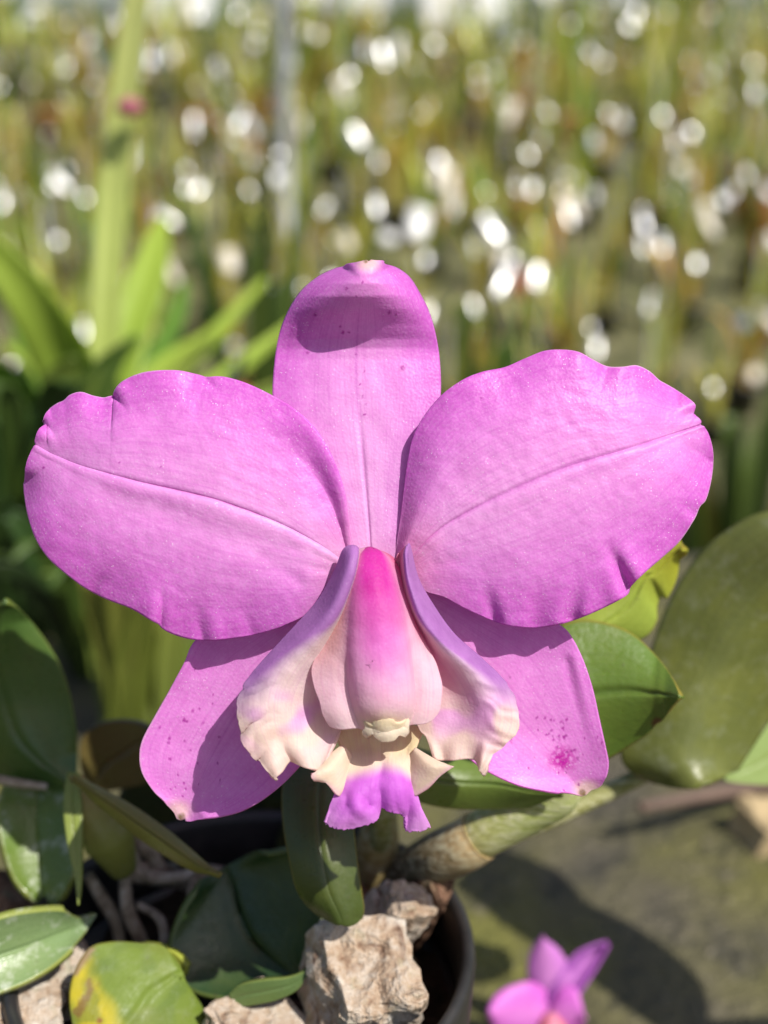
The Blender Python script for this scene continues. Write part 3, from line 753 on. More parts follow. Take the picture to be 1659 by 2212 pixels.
# --- lip middle lobe: throat and frilled tongue
gm = [
 [(712, 1570, 0), (730, 1605, 22), (744, 1640, 38), (745, 1668, 50), (736, 1695, 62), (720, 1728, 74), (708, 1752, 78), (699, 1776, 80)],
 [(745, 1568, -10), (755, 1615, 14), (764, 1655, 46), (758, 1695, 72), (742, 1735, 86), (728, 1762, 86), (716, 1784, 84)],
 [(775, 1566, -18), (781, 1615, 10), (786, 1655, 48), (778, 1695, 78), (764, 1735, 96), (752, 1765, 96), (743, 1788, 88)],
 [(802, 1566, -20), (805, 1615, 10), (808, 1655, 50), (802, 1695, 78), (796, 1725, 84), (800, 1750, 90), (806, 1774, 84)],
 [(823, 1566, -22), (824, 1615, 4), (824, 1655, 44), (824, 1690, 70), (822, 1712, 74), (821, 1730, 72), (820, 1743, 68)],
 [(845, 1566, -20), (844, 1615, 10), (842, 1655, 50), (846, 1690, 78), (848, 1715, 86), (850, 1735, 84), (852, 1753, 76)],
 [(870, 1566, -18), (866, 1615, 12), (860, 1655, 48), (866, 1690, 74), (869, 1720, 80), (870, 1742, 74), (870, 1758, 66)],
 [(888, 1568, -10), (882, 1615, 14), (870, 1655, 44), (876, 1692, 66), (884, 1728, 66), (880, 1760, 54), (874, 1790, 50)],
 [(904, 1570, 0), (894, 1612, 18), (878, 1650, 38), (884, 1692, 58), (896, 1732, 64), (902, 1765, 62), (901, 1796, 60)],
 [(918, 1572, 6), (902, 1612, 22), (885, 1652, 38), (890, 1690, 52), (902, 1730, 60), (916, 1756, 64), (931, 1785, 66)]]
def mid_color(P, s, t):
    x, y = P[..., 0], P[..., 1]
    c = mixc(np.broadcast_to(lin(240, 226, 178), P.shape), CREAM, sm(1610, 1650, y))
    edge = 1652 + 28 * np.abs(t)
    c = mixc(c, lin(208, 108, 216), sm(edge - 12, edge + 26, y))
    c = mixc(c, lin(226, 160, 226), 0.6 * sm(1735, 1785, y) + 0.45 * sm(0.6, 1.0, np.abs(t)) * sm(1680, 1700, y))
    c = mixc(c, lin(214, 196, 140), 0.4 * sm(5, 1, np.abs(x - 824)) * sm(1660, 1620, y))
    return c
def mid_z(P, s, t):
    z = creases(P, [(775, 1745, 765, 1720, 12, 14), (795, 1740, 785, 1715, 8, -14), (752, 1740, 756, 1712, 8, -9), (870, 1760, 880, 1755, 6, -8)])
    return z + sm(0.7, 1.0, s) * (1.6 * np.sin(t * 17 + 1) + 1.0 * np.sin(t * 29)) + 2 * wob(P[..., 0], P[..., 1], 0.05, 81)
o = None
P, Sg, Tg = loft(gm, 120, 150, True)
P[..., 2] += mid_z(P, Sg, Tg)
jr = random.Random(4); frill = np.array([jr.uniform(-1, 1) for _ in range(150)])
P[..., 1] += 2.4 * frill[None, :] * sm(0.965, 1.0, Sg)
o = sheet('lip_middle_lobe', P, Sg, Tg, mid_color(P, Sg, Tg), FLOWER, M_lip, 0.0004)
o['label'] = 'frilled violet tongue of the lip below a cream throat'
g1 = [[(738, 1618, 40), (718, 1634, 62), (700, 1657, 82), (684, 1668, 92), (672, 1670, 96)],
      [(742, 1620, 44), (726, 1642, 74), (708, 1664, 92), (692, 1674, 96), (674, 1678, 96)],
      [(746, 1624, 40), (734, 1655, 68), (720, 1675, 84), (708, 1684, 90), (696, 1680, 92)],
      [(750, 1630, 34), (742, 1665, 56), (735, 1690, 70), (729, 1703, 78), (722, 1714, 82)],
      [(756, 1640, 28), (752, 1668, 44), (746, 1688, 56), (738, 1702, 66), (726, 1713, 78)]]
ear_c = lambda P, s, t: mixc(np.broadcast_to(CREAM, P.shape), lin(236, 190, 205), 0.7 * sm(0.8, 1.0, s))
lip_part('lip_tooth', g1, 44, 40, ear_c, None, 0.0006)
g2 = [[(897, 1614, 40), (920, 1628, 64), (945, 1642, 84), (962, 1649, 94), (979, 1657, 100)],
      [(893, 1620, 44), (912, 1640, 74), (932, 1656, 92), (952, 1660, 96), (972, 1662, 98)],
      [(889, 1626, 40), (902, 1654, 68), (918, 1676, 82), (936, 1680, 88), (952, 1676, 92)],
      [(885, 1634, 34), (890, 1668, 56), (898, 1692, 70), (910, 1702, 76), (922, 1704, 82)],
      [(880, 1644, 28), (880, 1672, 44), (884, 1694, 56), (889, 1708, 64), (896, 1720, 70)]]
lip_part('lip_tooth', g2, 44, 40, ear_c, None, 0.0006)

# ------------------------------------------------------------------ leaves, bulbs, roots of the orchid
GREEN = lin(92, 112, 48); OLIVE = lin(112, 114, 56); DARKG = lin(62, 88, 44); LIME = lin(140, 158, 62); YELG = lin(168, 170, 50); GOLD = lin(150, 122, 50)
def leaf(L, Rr, d0, d1, label=None, col=GREEN, bend=0.0, fold=0.0, edge=GOLD, mat=None, thick=0.0011, rib=0.0006, n=70, m=44, cf=None, roll=0.0, twist=0.0, mid=None):
    L3 = [(x, y, 0) for x, y in L]; R3 = [(x, y, 0) for x, y in Rr]
    g = [L3, R3] if mid is None else [L3, [(x, y, 0) for x, y in mid], R3]
    P, Sg, Tg = loft(g, n, m, smooth=False, end=0.988)
    wid = np.linalg.norm(P[:, 0, :2] - P[:, -1, :2], axis=1); tap = np.clip(wid / (0.5 * wid.max()), 0, 1)[:, None] ** 1.5
    dep = d0 + (d1 - d0) * Sg + bend * np.sin(np.pi * Sg) - tap * fold * np.abs(Tg) ** 1.6
    dep += tap * rib * np.exp(-(Tg / 0.05) ** 2)
    P[..., 2] = zd(dep) + 8 * wob(P[..., 0], P[..., 1], 0.008, d0 * 300)
    c = np.broadcast_to(np.array(col), P.shape).copy()
    if cf is not None: c = cf(P, Sg, Tg, c)
    if edge is not None: c = mixc(c, edge, 0.6 * sm(0.96, 1.0, np.abs(Tg)))
    o = sheet('leaf', P, Sg, Tg, c, PLANT, mat or M_leaf, thick)
    if label: o['label'] = label
    return o

# right side
def cfA(P, s, t, c):
    d = np.hypot(P[..., 0] - 1420, P[..., 1] - 1562)
    c = mixc(c, lin(90, 50, 35), 0.9 * sm(16, 8, d))
    return mixc(c, lin(60, 84, 30), 0.6 * np.exp(-(t / 0.03) ** 2))
leaf([(1100, 1470), (1150, 1400), (1220, 1346), (1290, 1341), (1365, 1368), (1425, 1425), (1455, 1470), (1469, 1506)],
     [(1110, 1560), (1180, 1640), (1250, 1665), (1315, 1640), (1370, 1606), (1402, 1585), (1416, 1566), (1432, 1556), (1450, 1528), (1469, 1506)],
     0.180, 0.176, 'green leaf with a brown nick in its gold edge, behind the blotched sepal', lin(84, 108, 40), bend=0.004, fold=-0.004, cf=cfA)
leaf([(1180, 1400), (1260, 1300), (1350, 1210), (1420, 1165), (1465, 1160), (1472, 1190)],
     [(1250, 1420), (1330, 1395), (1392, 1378), (1418, 1345), (1420, 1312), (1428, 1290), (1442, 1292), (1462, 1250), (1472, 1190)],
     0.190, 0.187, 'yellow green leaf with a torn notch behind the creased petal', LIME, bend=0.002, fold=-0.003, cf=lambda P, s, t, c: mixc(c, YELG, sm(0.5, 0.95, s)))
leaf([(1780, 1140), (1660, 1112), (1560, 1158), (1490, 1230), (1440, 1320), (1400, 1440), (1360, 1560), (1350, 1640), (1410, 1680), (1470, 1697), (1525, 1702)],
     [(1820, 1250), (1790, 1380), (1720, 1480), (1660, 1545), (1610, 1620), (1570, 1675), (1525, 1702)],
     0.198, 0.206, 'big broad olive leaf tip hanging at the picture edge', lin(88, 94, 44), bend=0.006, fold=-0.005, edge=lin(70, 72, 30), mat=M_scuffed, rib=0.0)
leaf([(1700, 1480), (1640, 1540), (1600, 1600), (1565, 1670), (1560, 1685)],
     [(1800, 1560), (1760, 1650), (1680, 1690), (1610, 1692), (1560, 1685)],
     0.235, 0.232, 'pale green leaf behind the big olive leaf', lin(130, 150, 84), edge=None)
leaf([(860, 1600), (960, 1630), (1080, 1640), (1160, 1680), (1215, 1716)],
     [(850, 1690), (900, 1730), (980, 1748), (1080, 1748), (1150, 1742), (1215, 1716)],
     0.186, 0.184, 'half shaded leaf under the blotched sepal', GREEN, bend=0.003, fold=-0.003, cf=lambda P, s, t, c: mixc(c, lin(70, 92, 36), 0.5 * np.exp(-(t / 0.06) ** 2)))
# hanging middle leaf
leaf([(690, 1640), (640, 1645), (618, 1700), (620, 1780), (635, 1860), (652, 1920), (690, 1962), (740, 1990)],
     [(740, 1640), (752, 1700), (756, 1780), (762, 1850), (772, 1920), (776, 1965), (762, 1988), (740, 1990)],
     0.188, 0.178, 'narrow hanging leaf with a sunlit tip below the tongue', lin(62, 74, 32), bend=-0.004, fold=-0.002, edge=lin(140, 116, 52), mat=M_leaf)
# large leaf, base colour darkened to stand for the flower's shadow
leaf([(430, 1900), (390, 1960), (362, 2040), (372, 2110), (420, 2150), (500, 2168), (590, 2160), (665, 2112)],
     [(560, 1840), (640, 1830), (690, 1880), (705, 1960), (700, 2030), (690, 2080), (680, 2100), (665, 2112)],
     0.200, 0.188, 'wide dark leaf, colour deepened for the shade of the flower', lin(40, 62, 34), bend=0.002, fold=0.005, edge=lin(96, 108, 50))
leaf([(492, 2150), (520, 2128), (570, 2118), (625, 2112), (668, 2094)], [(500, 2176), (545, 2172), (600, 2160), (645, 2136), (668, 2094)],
     0.1855, 0.1835, 'added pale strip painting the sunlit edge of the dark leaf above the bark', lin(84, 104, 58), edge=lin(120, 130, 60), bend=-0.001, n=30, m=20)  # paler strip added to paint the dark leaf's sunlit lower edge
# spotted yellow leaf
def cfI(P, s, t, c):
    c = mixc(c, lin(178, 160, 36), 0.85 * sm(60, 20, segd(P[..., 0], P[..., 1], 160, 2110, 215, 2215)[0] + 22 * wob(P[..., 0], P[..., 1], 0.02, 8)))
    c = mixc(c, lin(84, 104, 44), 0.6 * sm(0.1, 0.35, wob(P[..., 0], P[..., 1], 0.018, 14)))
    d, u = segd(P[..., 0], P[..., 1], 172, 2190, 198, 2125)
    c = mixc(c, lin(112, 84, 44), 0.85 * sm(12, 4, d + 16 * wob(P[..., 0], P[..., 1], 0.06, 2)))
    d, u = segd(P[..., 0], P[..., 1], 160, 2100, 195, 2050)
    c = mixc(c, lin(135, 110, 85), 0.95 * sm(13, 6, d))
    d = np.hypot(P[..., 0] - 215, P[..., 1] - 2205)
    return mixc(c, lin(120, 75, 40), 0.9 * sm(9, 4, d))
leaf([(170, 2280), (150, 2180), (156, 2110), (190, 2050), (240, 2034), (300, 2036), (350, 2042), (385, 2080), (400, 2112)],
     [(300, 2300), (420, 2290), (444, 2230), (440, 2180), (420, 2150), (405, 2140), (402, 2128), (400, 2112)],
     0.174, 0.186, 'yellowing leaf with brown blotches at the bottom edge', lin(100, 118, 44), bend=0.002, fold=-0.0025, edge=lin(120, 110, 50), cf=cfI, mat=M_matte)
leaf([(280, 2050), (320, 2040), (372, 2055), (402, 2086)], [(300, 2080), (350, 2110), (385, 2125), (402, 2086)],
     0.194, 0.190, None, lin(150, 158, 60), edge=None, n=24, m=16)
# shiny leaf at the left edge
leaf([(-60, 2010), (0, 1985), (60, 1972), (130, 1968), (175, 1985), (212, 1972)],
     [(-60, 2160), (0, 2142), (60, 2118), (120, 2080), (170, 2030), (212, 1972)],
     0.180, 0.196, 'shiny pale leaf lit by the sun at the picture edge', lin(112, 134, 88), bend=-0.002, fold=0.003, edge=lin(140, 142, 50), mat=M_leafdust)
# leaf with lit lower half
leaf([(60, 1660), (10, 1690), (-10, 1760), (2, 1840), (25, 1905), (60, 1945), (100, 1966)],
     [(150, 1660), (172, 1720), (178, 1800), (172, 1870), (150, 1930), (128, 1955), (100, 1966)],
     0.214, 0.204, 'leaf hanging down with dusty sunlit lower half', lin(92, 114, 50), bend=-0.003, fold=0.003, edge=lin(120, 124, 50), mat=M_leafdust)
leaf([(150, 1670), (140, 1740), (150, 1830), (165, 1900), (172, 1960)], [(172, 1670), (180, 1760), (180, 1850), (178, 1920), (172, 1960)],
     0.198, 0.190, None, lin(116, 128, 56), edge=None, n=40, m=14)
# big dark leaf standing at the left
leaf([(150, 1700), (80, 1695), (0, 1690), (-90, 1640), (-130, 1500), (-90, 1380), (-30, 1320), (10, 1304)],
     [(165, 1695), (168, 1620), (160, 1540), (140, 1460), (110, 1400), (70, 1345), (40, 1315), (10, 1304)],
     0.206, 0.196, 'large upright dark leaf with a bright tip at the picture edge', lin(62, 88, 38), bend=0.003, fold=-0.005, edge=lin(110, 120, 50))
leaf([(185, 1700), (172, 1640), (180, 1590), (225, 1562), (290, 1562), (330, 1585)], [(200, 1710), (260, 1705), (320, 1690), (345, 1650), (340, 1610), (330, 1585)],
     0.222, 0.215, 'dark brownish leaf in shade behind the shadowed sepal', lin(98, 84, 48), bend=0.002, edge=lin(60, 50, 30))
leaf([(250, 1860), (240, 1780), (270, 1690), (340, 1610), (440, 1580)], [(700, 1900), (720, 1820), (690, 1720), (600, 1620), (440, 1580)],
     0.232, 0.222, 'added blackish leaf standing for the shade below the shadowed sepal', lin(34, 46, 28), bend=0.002, edge=None)  # this and the next leaf: near-black, added to stand for deep shade
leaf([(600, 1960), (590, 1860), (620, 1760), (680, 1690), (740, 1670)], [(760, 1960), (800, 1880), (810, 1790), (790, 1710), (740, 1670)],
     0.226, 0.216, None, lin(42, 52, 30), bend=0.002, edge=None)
for k, (a_, b_, w_) in enumerate([((190, 1700, .204), (300, 1890, .209), .0022), ((240, 1730, .208), (360, 1900, .212), .0018), ((330, 1780, .212), (420, 1900, .213), .0016)]):
    tube('dry_sheath', [at(*a_), (at(*a_) + at(*b_)) / 2 + np.array((0.001, -0.0015, 0.001)), at(*b_)], [w_ * .3, w_, w_ * .5], PLANT, M_root, n=18, k=9)
# narrow pointed leaf
leaf([(150, 1672), (200, 1692), (280, 1735), (360, 1790), (420, 1840), (478, 1893)], [(160, 1690), (210, 1740), (290, 1805), (360, 1852), (420, 1884), (478, 1893)],
     0.192, 0.182, 'narrow pointed olive bract slanting down in shade', lin(120, 112, 52), fold=-0.002, edge=lin(150, 120, 60), thick=0.0006)
# pseudobulbs
def W3(lst): return [at(*p) for p in lst]
c_b = [lin(158, 138, 84), lin(140, 132, 74), lin(120, 124, 58), lin(96, 100, 46)]
def grad(cs, n=40):
    cs = np.array(cs); u = np.linspace(0, len(cs) - 1, n); i = np.minimum(u.astype(int), len(cs) - 2)
    return cs[i] * (1 - (u - i))[:, None] + cs[i + 1] * (u - i)[:, None]
tube('pseudobulb', W3([(158, 1685, 0.199), (190, 1745, 0.199), (235, 1810, 0.200), (268, 1880, 0.203)]), [0.0016, 0.0034, 0.0042, 0.0022], PLANT, M_matte, col=grad(c_b))
o = tube('pseudobulb', W3([(1230, 1640, 0.187), (1215, 1712, 0.190), (1140, 1752, 0.193), (1050, 1798, 0.196), (1010, 1820, 0.198)]), [0.0020, 0.0030, 0.0036, 0.0038, 0.0036], PLANT, M_bulb, col=grad([lin(168, 172, 110), lin(160, 168, 104), lin(150, 160, 92), lin(160, 160, 100), lin(190, 160, 110)]))
o['label'] = 'pale green swollen stem lit by the sun above the rim'
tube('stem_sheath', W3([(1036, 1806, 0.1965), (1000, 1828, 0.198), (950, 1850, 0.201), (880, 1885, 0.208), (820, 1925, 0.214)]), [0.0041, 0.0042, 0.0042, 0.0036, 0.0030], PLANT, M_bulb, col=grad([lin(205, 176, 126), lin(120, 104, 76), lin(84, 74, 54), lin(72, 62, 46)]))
tube('pseudobulb', W3([(826, 1740, 0.205), (815, 1830, 0.209), (800, 1900, 0.214), (780, 1950, 0.217)]), [0.0024, 0.0038, 0.0040, 0.003], PLANT, M_bulb, col=grad([lin(140, 128, 70), lin(150, 128, 78), lin(130, 96, 60)]))
tube('stem', W3([(1010, 1830, 0.203), (1250, 1740, 0.215), (1600, 1560, 0.225), (1800, 1380, 0.215)]), [0.0022, 0.0016, 0.0014, 0.0012], PLANT, M_bulb, col=grad([lin(110, 110, 60), lin(130, 130, 70)]))
# roots and rhizome
for k, (pts, rad) in enumerate([
    ([(280, 1870, 0.206), (330, 1895, 0.207), (400, 1892, 0.207), (430, 1870, 0.208)], 0.0010),
    ([(268, 1880, 0.205), (275, 1960, 0.205), (300, 2020, 0.206), (330, 2080, 0.207)], 0.0012),
    ([(420, 1870, 0.208), (415, 1930, 0.207), (425, 1990, 0.205), (418, 2040, 0.203)], 0.0010),
    ([(190, 1890, 0.206), (220, 1940, 0.207), (250, 1990, 0.208), (262, 2060, 0.208)], 0.0012),
    ([(780, 1950, 0.217), (650, 1930, 0.219), (450, 1900, 0.218), (268, 1880, 0.206)], 0.0026),
    ([(100, 1700, 0.206), (40, 1692, 0.204), (0, 1685, 0.202), (-40, 1680, 0.200)], 0.0008),
    ([(300, 1955, 0.206), (345, 1985, 0.204), (355, 2040, 0.203), (345, 2100, 0.203)], 0.0008)]):
    tube('root' if k != 4 else 'rhizome', W3(pts), [rad * .8, rad, rad, rad * .7], PLANT, M_root, n=26, k=9)

# ------------------------------------------------------------------ second small orchid bloom near the ground
_d = at(1195, 2300, 1.0) - CAM; B0 = CAM - _d * CAM[2] / _d[2]
SB = root('orchid_bloom', (B0[0], B0[1], 0.0), 'small blurred pink orchid bloom near the ground beyond the black rim', 'orchid')
def sb_petal(name, L, Rr, d0, d1, col, fold=0.002):
    P, Sg, Tg = loft([[(x, y, 0) for x, y in L], [(x, y, 0) for x, y in Rr]], 30, 20, smooth=False)
    P[..., 2] = zd(d0 + (d1 - d0) * Sg + fold * Tg ** 2)
    c = mixc(np.broadcast_to(col, P.shape), PALE, 0.3 * np.exp(-(Tg / 0.4) ** 2))
    return sheet(name, P, Sg, Tg, c, SB, M_petal, 0.0006)
sb_petal('sepal', [(1165, 2180), (1140, 2110), (1143, 2065), (1155, 2038), (1172, 2024)], [(1210, 2180), (1232, 2120), (1228, 2085), (1205, 2048), (1172, 2024)], 0.278, 0.274, lin(212, 130, 214))
sb_petal('petal', [(1185, 2165), (1210, 2110), (1245, 2065), (1285, 2045), (1312, 2038)], [(1210, 2190), (1245, 2150), (1275, 2105), (1300, 2062), (1312, 2038)], 0.278, 0.282, lin(176, 92, 190), -0.003)
sb_petal('petal', [(1192, 2155), (1150, 2122), (1110, 2128), (1075, 2150), (1056, 2185)], [(1190, 2235), (1150, 2262), (1105, 2252), (1072, 2225), (1056, 2185)], 0.276, 0.270, PINK)
sb_petal('petal', [(1190, 2160), (1215, 2130), (1245, 2135), (1258, 2170), (1262, 2200)], [(1190, 2225), (1210, 2250), (1240, 2245), (1258, 2230), (1262, 2200)], 0.274, 0.270, PINK)
sb_petal('lip', [(1180, 2190), (1168, 2215), (1172, 2240), (1192, 2256)], [(1205, 2190), (1220, 2215), (1214, 2240), (1192, 2256)], 0.2735, 0.268, lin(224, 130, 132))
tube('flower_stalk', [at(1192, 2180, 0.279), at(1200, 2225, 0.281), np.array((B0[0], B0[1] - 0.002, 0.008)), np.array((B0[0], B0[1], -0.004))], [0.0014, 0.0014, 0.0014, 0.0018], SB, M_bulb, n=24, k=10, col=[lin(96, 110, 50)] * 24)

# ------------------------------------------------------------------ blade leaves
def blade_mesh(name, pts, widths, side, col0, col1, n=28, m=7, fold=0.25):
    p = np.array(pts, float); q = np.vstack((2 * p[0] - p[1], p, 2 * p[-1] - p[-2])); c = []
    u_ = np.linspace(0, len(p) - 1 - 1e-6, n)
    for x in u_:
        i = int(x) + 1; u = x - int(x); a, b, cc, d = q[i - 1:i + 3]
        c.append(0.5 * ((2 * b) + (cc - a) * u + (2 * a - 5 * b + 4 * cc - d) * u * u + (3 * b - a - 3 * cc + d) * u ** 3))
    c = np.array(c); tan = np.gradient(c, axis=0); tan /= np.linalg.norm(tan, axis=1)[:, None] + 1e-12
    w = np.interp(u_ / (len(p) - 1), np.linspace(0, 1, len(widths)), widths)
    sd = side - (tan @ side)[:, None] * tan; sd /= np.linalg.norm(sd, axis=1)[:, None] + 1e-12
    nr = np.cross(sd, tan)
    v = np.linspace(-1, 1, m)
    V = c[:, None] + sd[:, None] * (v[None, :, None] * w[:, None, None] * 0.5) + nr[:, None] * (np.abs(v)[None, :, None] ** 2 * w[:, None, None] * fold)
    u = np.linspace(0, 1, n)
    C = mixc(np.broadcast_to(col0, (n, m, 3)), col1, np.broadcast_to(u[:, None], (n, m)))
    Sg, Tg = np.meshgrid(u, v, indexing='ij')
    return V, C, np.stack((Sg, Tg), -1)
def blade(name, pts, widths, parent, mat, col0, col1, side=RGT, fold=0.2, thick=0.0006, label=None):
    V, C, UV = blade_mesh(name, pts, widths, side, col0, col1, fold=fold)
    o0 = V.reshape(-1, 3).mean(0)
    o = link(name, grid_mesh(name, V - o0, C, UV), parent, mat, o0 - origin_of(parent))
    s = o.modifiers.new('thickness', 'SOLIDIFY'); s.thickness = thick
    if label: o['label'] = label
    return o
px_at = lambda d: d * HT / 829.5
SG = lin(170, 192, 76); SG2 = lin(138, 168, 60); SP = lin(206, 210, 136)
b = at(205, 1330, 0.50); b[2] = 0
ST = root('strap_leaf_plant', tuple(b), 'bright green strap leaved plant with a tall pale spike behind the notched petal', 'plant')
def sblade(pts, w, c0=SG2, c1=SG, d=None, fold=0.15, name='leaf', parent=None, label=None):
    wp = [at(x, y, dd) for (x, y, dd) in pts]
    wd = [k * px_at(0.5) for k in w]
    return blade(name, wp, wd, parent or ST, M_strap, c0, c1, fold=fold, label=label)
sblade([(200, 1330, .50), (188, 1050, .49), (160, 830, .47), (70, 650, .45), (-80, 470, .44)], [40, 70, 105, 125, 90, 40])
sblade([(205, 1330, .50), (212, 1000, .50), (226, 740, .50), (245, 420, .50), (276, 150, .49), (305, -60, .48)], [50, 60, 68, 66, 60, 50], SG, SP, label='tall pale folded spike')
sblade([(215, 1330, .50), (225, 1000, .50), (262, 780, .51), (320, 600, .53), (352, 470, .55)], [40, 75, 100, 90, 30])
sblade([(225, 1330, .50), (260, 1050, .52), (350, 860, .54), (450, 740, .57), (575, 600, .60)], [40, 60, 64, 50, 16])
sblade([(230, 1330, .50), (290, 1050, .51), (400, 880, .52), (520, 790, .54), (640, 690, .56)], [36, 55, 60, 50, 14])
sblade([(195, 1330, .50), (150, 1080, .49), (80, 900, .48), (0, 800, .47), (-90, 760, .46)], [36, 60, 70, 60, 30], SG2, lin(120, 160, 60))
sblade([(195, 1330, .50), (150, 1150, .48), (70, 1020, .46), (-60, 900, .45)], [40, 70, 80, 50], lin(70, 104, 50), lin(80, 116, 60))
sblade([(235, 1330, .50), (330, 1080, .50), (450, 960, .51), (600, 860, .53), (720, 800, .55)], [36, 60, 66, 50, 14], SG2, lin(112, 150, 60))
sblade([(205, 1330, .50), (185, 1100, .52), (120, 900, .54), (60, 760, .56), (20, 600, .60)], [40, 60, 64, 50, 14], SG2, lin(110, 150, 56))
sblade([(210, 1330, .50), (240, 1100, .53), (300, 860, .56), (380, 690, .60), (400, 600, .63)], [40, 60, 64, 50, 14], lin(90, 130, 46), lin(110, 150, 56))
eb = random.Random(77)
for k in range(16):
    x1 = eb.uniform(-60, 620); y1 = eb.uniform(600, 900); m_ = eb.uniform(.35, .6)
    sblade([(eb.uniform(180, 240), 1330, .50), (210 + (x1 - 210) * m_ * .5, 1330 - (1330 - y1) * .45, .51), (210 + (x1 - 210) * m_, 1330 - (1330 - y1) * .8, .53), (x1, y1, .56)], [34, 56, 56, 12], [SG2, lin(104, 140, 50)][k % 2], [SG, lin(120, 156, 60), lin(140, 150, 70)][k % 3])
rb = at(281, 232, 0.485)
o = tube('bud', [at(281, 215, .485), at(281, 232, .484), at(282, 252, .485)], [0.002, 0.0058, 0.003], ST, M_petal, n=12, k=12, col=[lin(190, 112, 120)] * 12)
b = at(300, 1560, 0.40); b[2] = 0
ST2 = root('grassy_plant', tuple(b), 'low clump of olive grassy blades between the strap leaves and the shadowed sepal', 'plant')
gb = random.Random(12)
for k in range(13):
    x0 = 300 + gb.uniform(-60, 60); dx = gb.uniform(-190, 150); h = gb.uniform(200, 420); dd = gb.uniform(-0.03, 0.05)
    sblade([(x0, 1575, .40), (x0 + dx * .25, 1575 - h * .5, .40 + dd * .4), (x0 + dx * .6, 1575 - h * .85, .40 + dd * .8), (x0 + dx, 1575 - h, .40 + dd)], [26, 46, 40, 8],
           lin(104, 116, 44), [lin(132, 142, 60), lin(96, 118, 44), lin(150, 150, 70)][k % 3], parent=ST2)

# ------------------------------------------------------------------ nursery rows behind
SHAPES = []
def proto_leaf(seed):
    r = random.Random(seed)
    h = r.uniform(0.16, 0.36); lean = r.uniform(0.0, 0.11) if r.random() < .75 else r.uniform(.1, .2); w = r.choice([0.008, 0.012, 0.018, 0.026, 0.034])
    if w > 0.02: h *= 0.75
    az = r.uniform(0, 2 * math.pi); dx, dy = math.cos(az), math.sin(az)
    pts = [(0, 0, 0), (dx * lean * .2, dy * lean * .2, h * .45), (dx * lean * .55, dy * lean * .55, h * .8), (dx * lean, dy * lean, h * r.uniform(.88, 1.05))]
    side = np.array((-dy + r.uniform(-.6, .6), dx + r.uniform(-.6, .6), 0.0)); side /= np.linalg.norm(side)
    base = [lin(112, 126, 46), lin(150, 152, 60), lin(170, 164, 72), lin(100, 124, 50), lin(190, 184, 118), lin(160, 158, 62), lin(186, 136, 76)][r.randrange(7)]
    V, C, UV = blade_mesh('nursery_leaf', pts, [w * .5, w * .9, w, w * .75, w * .12], side, base * 0.85, base, n=16, m=5, fold=r.uniform(0.02, 0.3))
    me = grid_mesh('nursery_leaf', V, C, UV); me.materials.append(M_bgleaf)
    return me
LEAVES = [proto_leaf(100 + i) for i in range(36)]
def proto_pot(mat):
    o = lathe('pot', [(0.001, 0.0), (0.036, 0.0), (0.048, 0.078), (0.052, 0.078), (0.053, 0.092), (0.048, 0.092), (0.046, 0.08), (0.001, 0.078)], None, mat, k=20)
    me = o.data; bpy.data.objects.remove(o); return me
_pb, _pt = proto_pot(M_pot), proto_pot(M_terra)
POTM = [_pb] * 9 + [_pt]
cane = tube_mesh('cane', [(0, 0, 0.05), (0.002, 0, 0.2), (0.004, 0.002, 0.42)], [0.0025, 0.0025, 0.0022], 8); cane.materials.append(M_cane)
gcane = tube_mesh('cane', [(0, 0, 0.05), (0.002, 0, 0.2), (-0.004, 0.002, 0.46)], [0.002, 0.002, 0.002], 8); gcane.materials.append(M_steel)

def tag_mesh(h, w, bow):
    n = 10; V = []; F = []
    for i in range(n):
        u = i / (n - 1); ww = w * (1 if u < .75 else 1 - 0.55 * (u - .75) / .25)
        for sx in (-1, 1):
            V.append((sx * ww / 2, bow * math.sin(math.pi * u), h * (0.5 - u)))
    for i in range(n - 1): F.append((2 * i, 2 * i + 1, 2 * i + 3, 2 * i + 2))
    me = bpy.data.meshes.new('glint_tag'); me.from_pydata(V, [], F)
    bm = bmesh.new(); bm.from_mesh(me)
    r_ = bmesh.ops.solidify(bm, geom=bm.faces[:], thickness=0.0008); bm.to_mesh(me); bm.free()
    me.polygons.foreach_set('use_smooth', [True] * len(me.polygons))
    return me
TAGS = []
for (h, w, bw) in ((0.030, 0.018, 0.002), (0.050, 0.015, 0.004), (0.024, 0.02, 0.001), (0.022, 0.022, 0.001), (0.034, 0.016, 0.002)):
    for mt in (M_foil, M_foil, M_foil, M_tag, M_tagcream):
        me = tag_mesh(h, w, bw); me.materials.append(mt); TAGS.append(me)

bgr = random.Random(21)
def where(x, y, z):
    r = np.array((x, y, z)) - CAM; d = r @ FWD; px = 829.5 + r[0] / d / HT * 829.5
    for lim, w in ((170, 'beside the picture edge past the pale spike'), (330, 'around the pale spike'), (600, 'between the pale spike and thin steel post'), (760, 'right beside the thin steel post'), (960, 'straight above the upright sepal'), (1180, 'above the inner creased petal'), (1400, 'above the outer creased petal')):
        if px < lim: return w
    return 'in the corner past the creased petal'
ROWS = [(1.75, 0.12), (2.1, 0.13), (2.5, 0.135), (2.95, 0.145), (3.5, 0.15), (4.2, 0.165), (5.0, 0.185), (5.9, 0.21), (6.9, 0.24)]
names = ['nearest', 'second', 'third', 'fourth', 'fifth', 'sixth', 'seventh', 'eighth', 'last']
HALF = np.array(TOSUN) + np.array((0, -0.99, 0.1)); HALF /= np.linalg.norm(HALF)  # tags are added and aimed near this direction to imitate sun glints
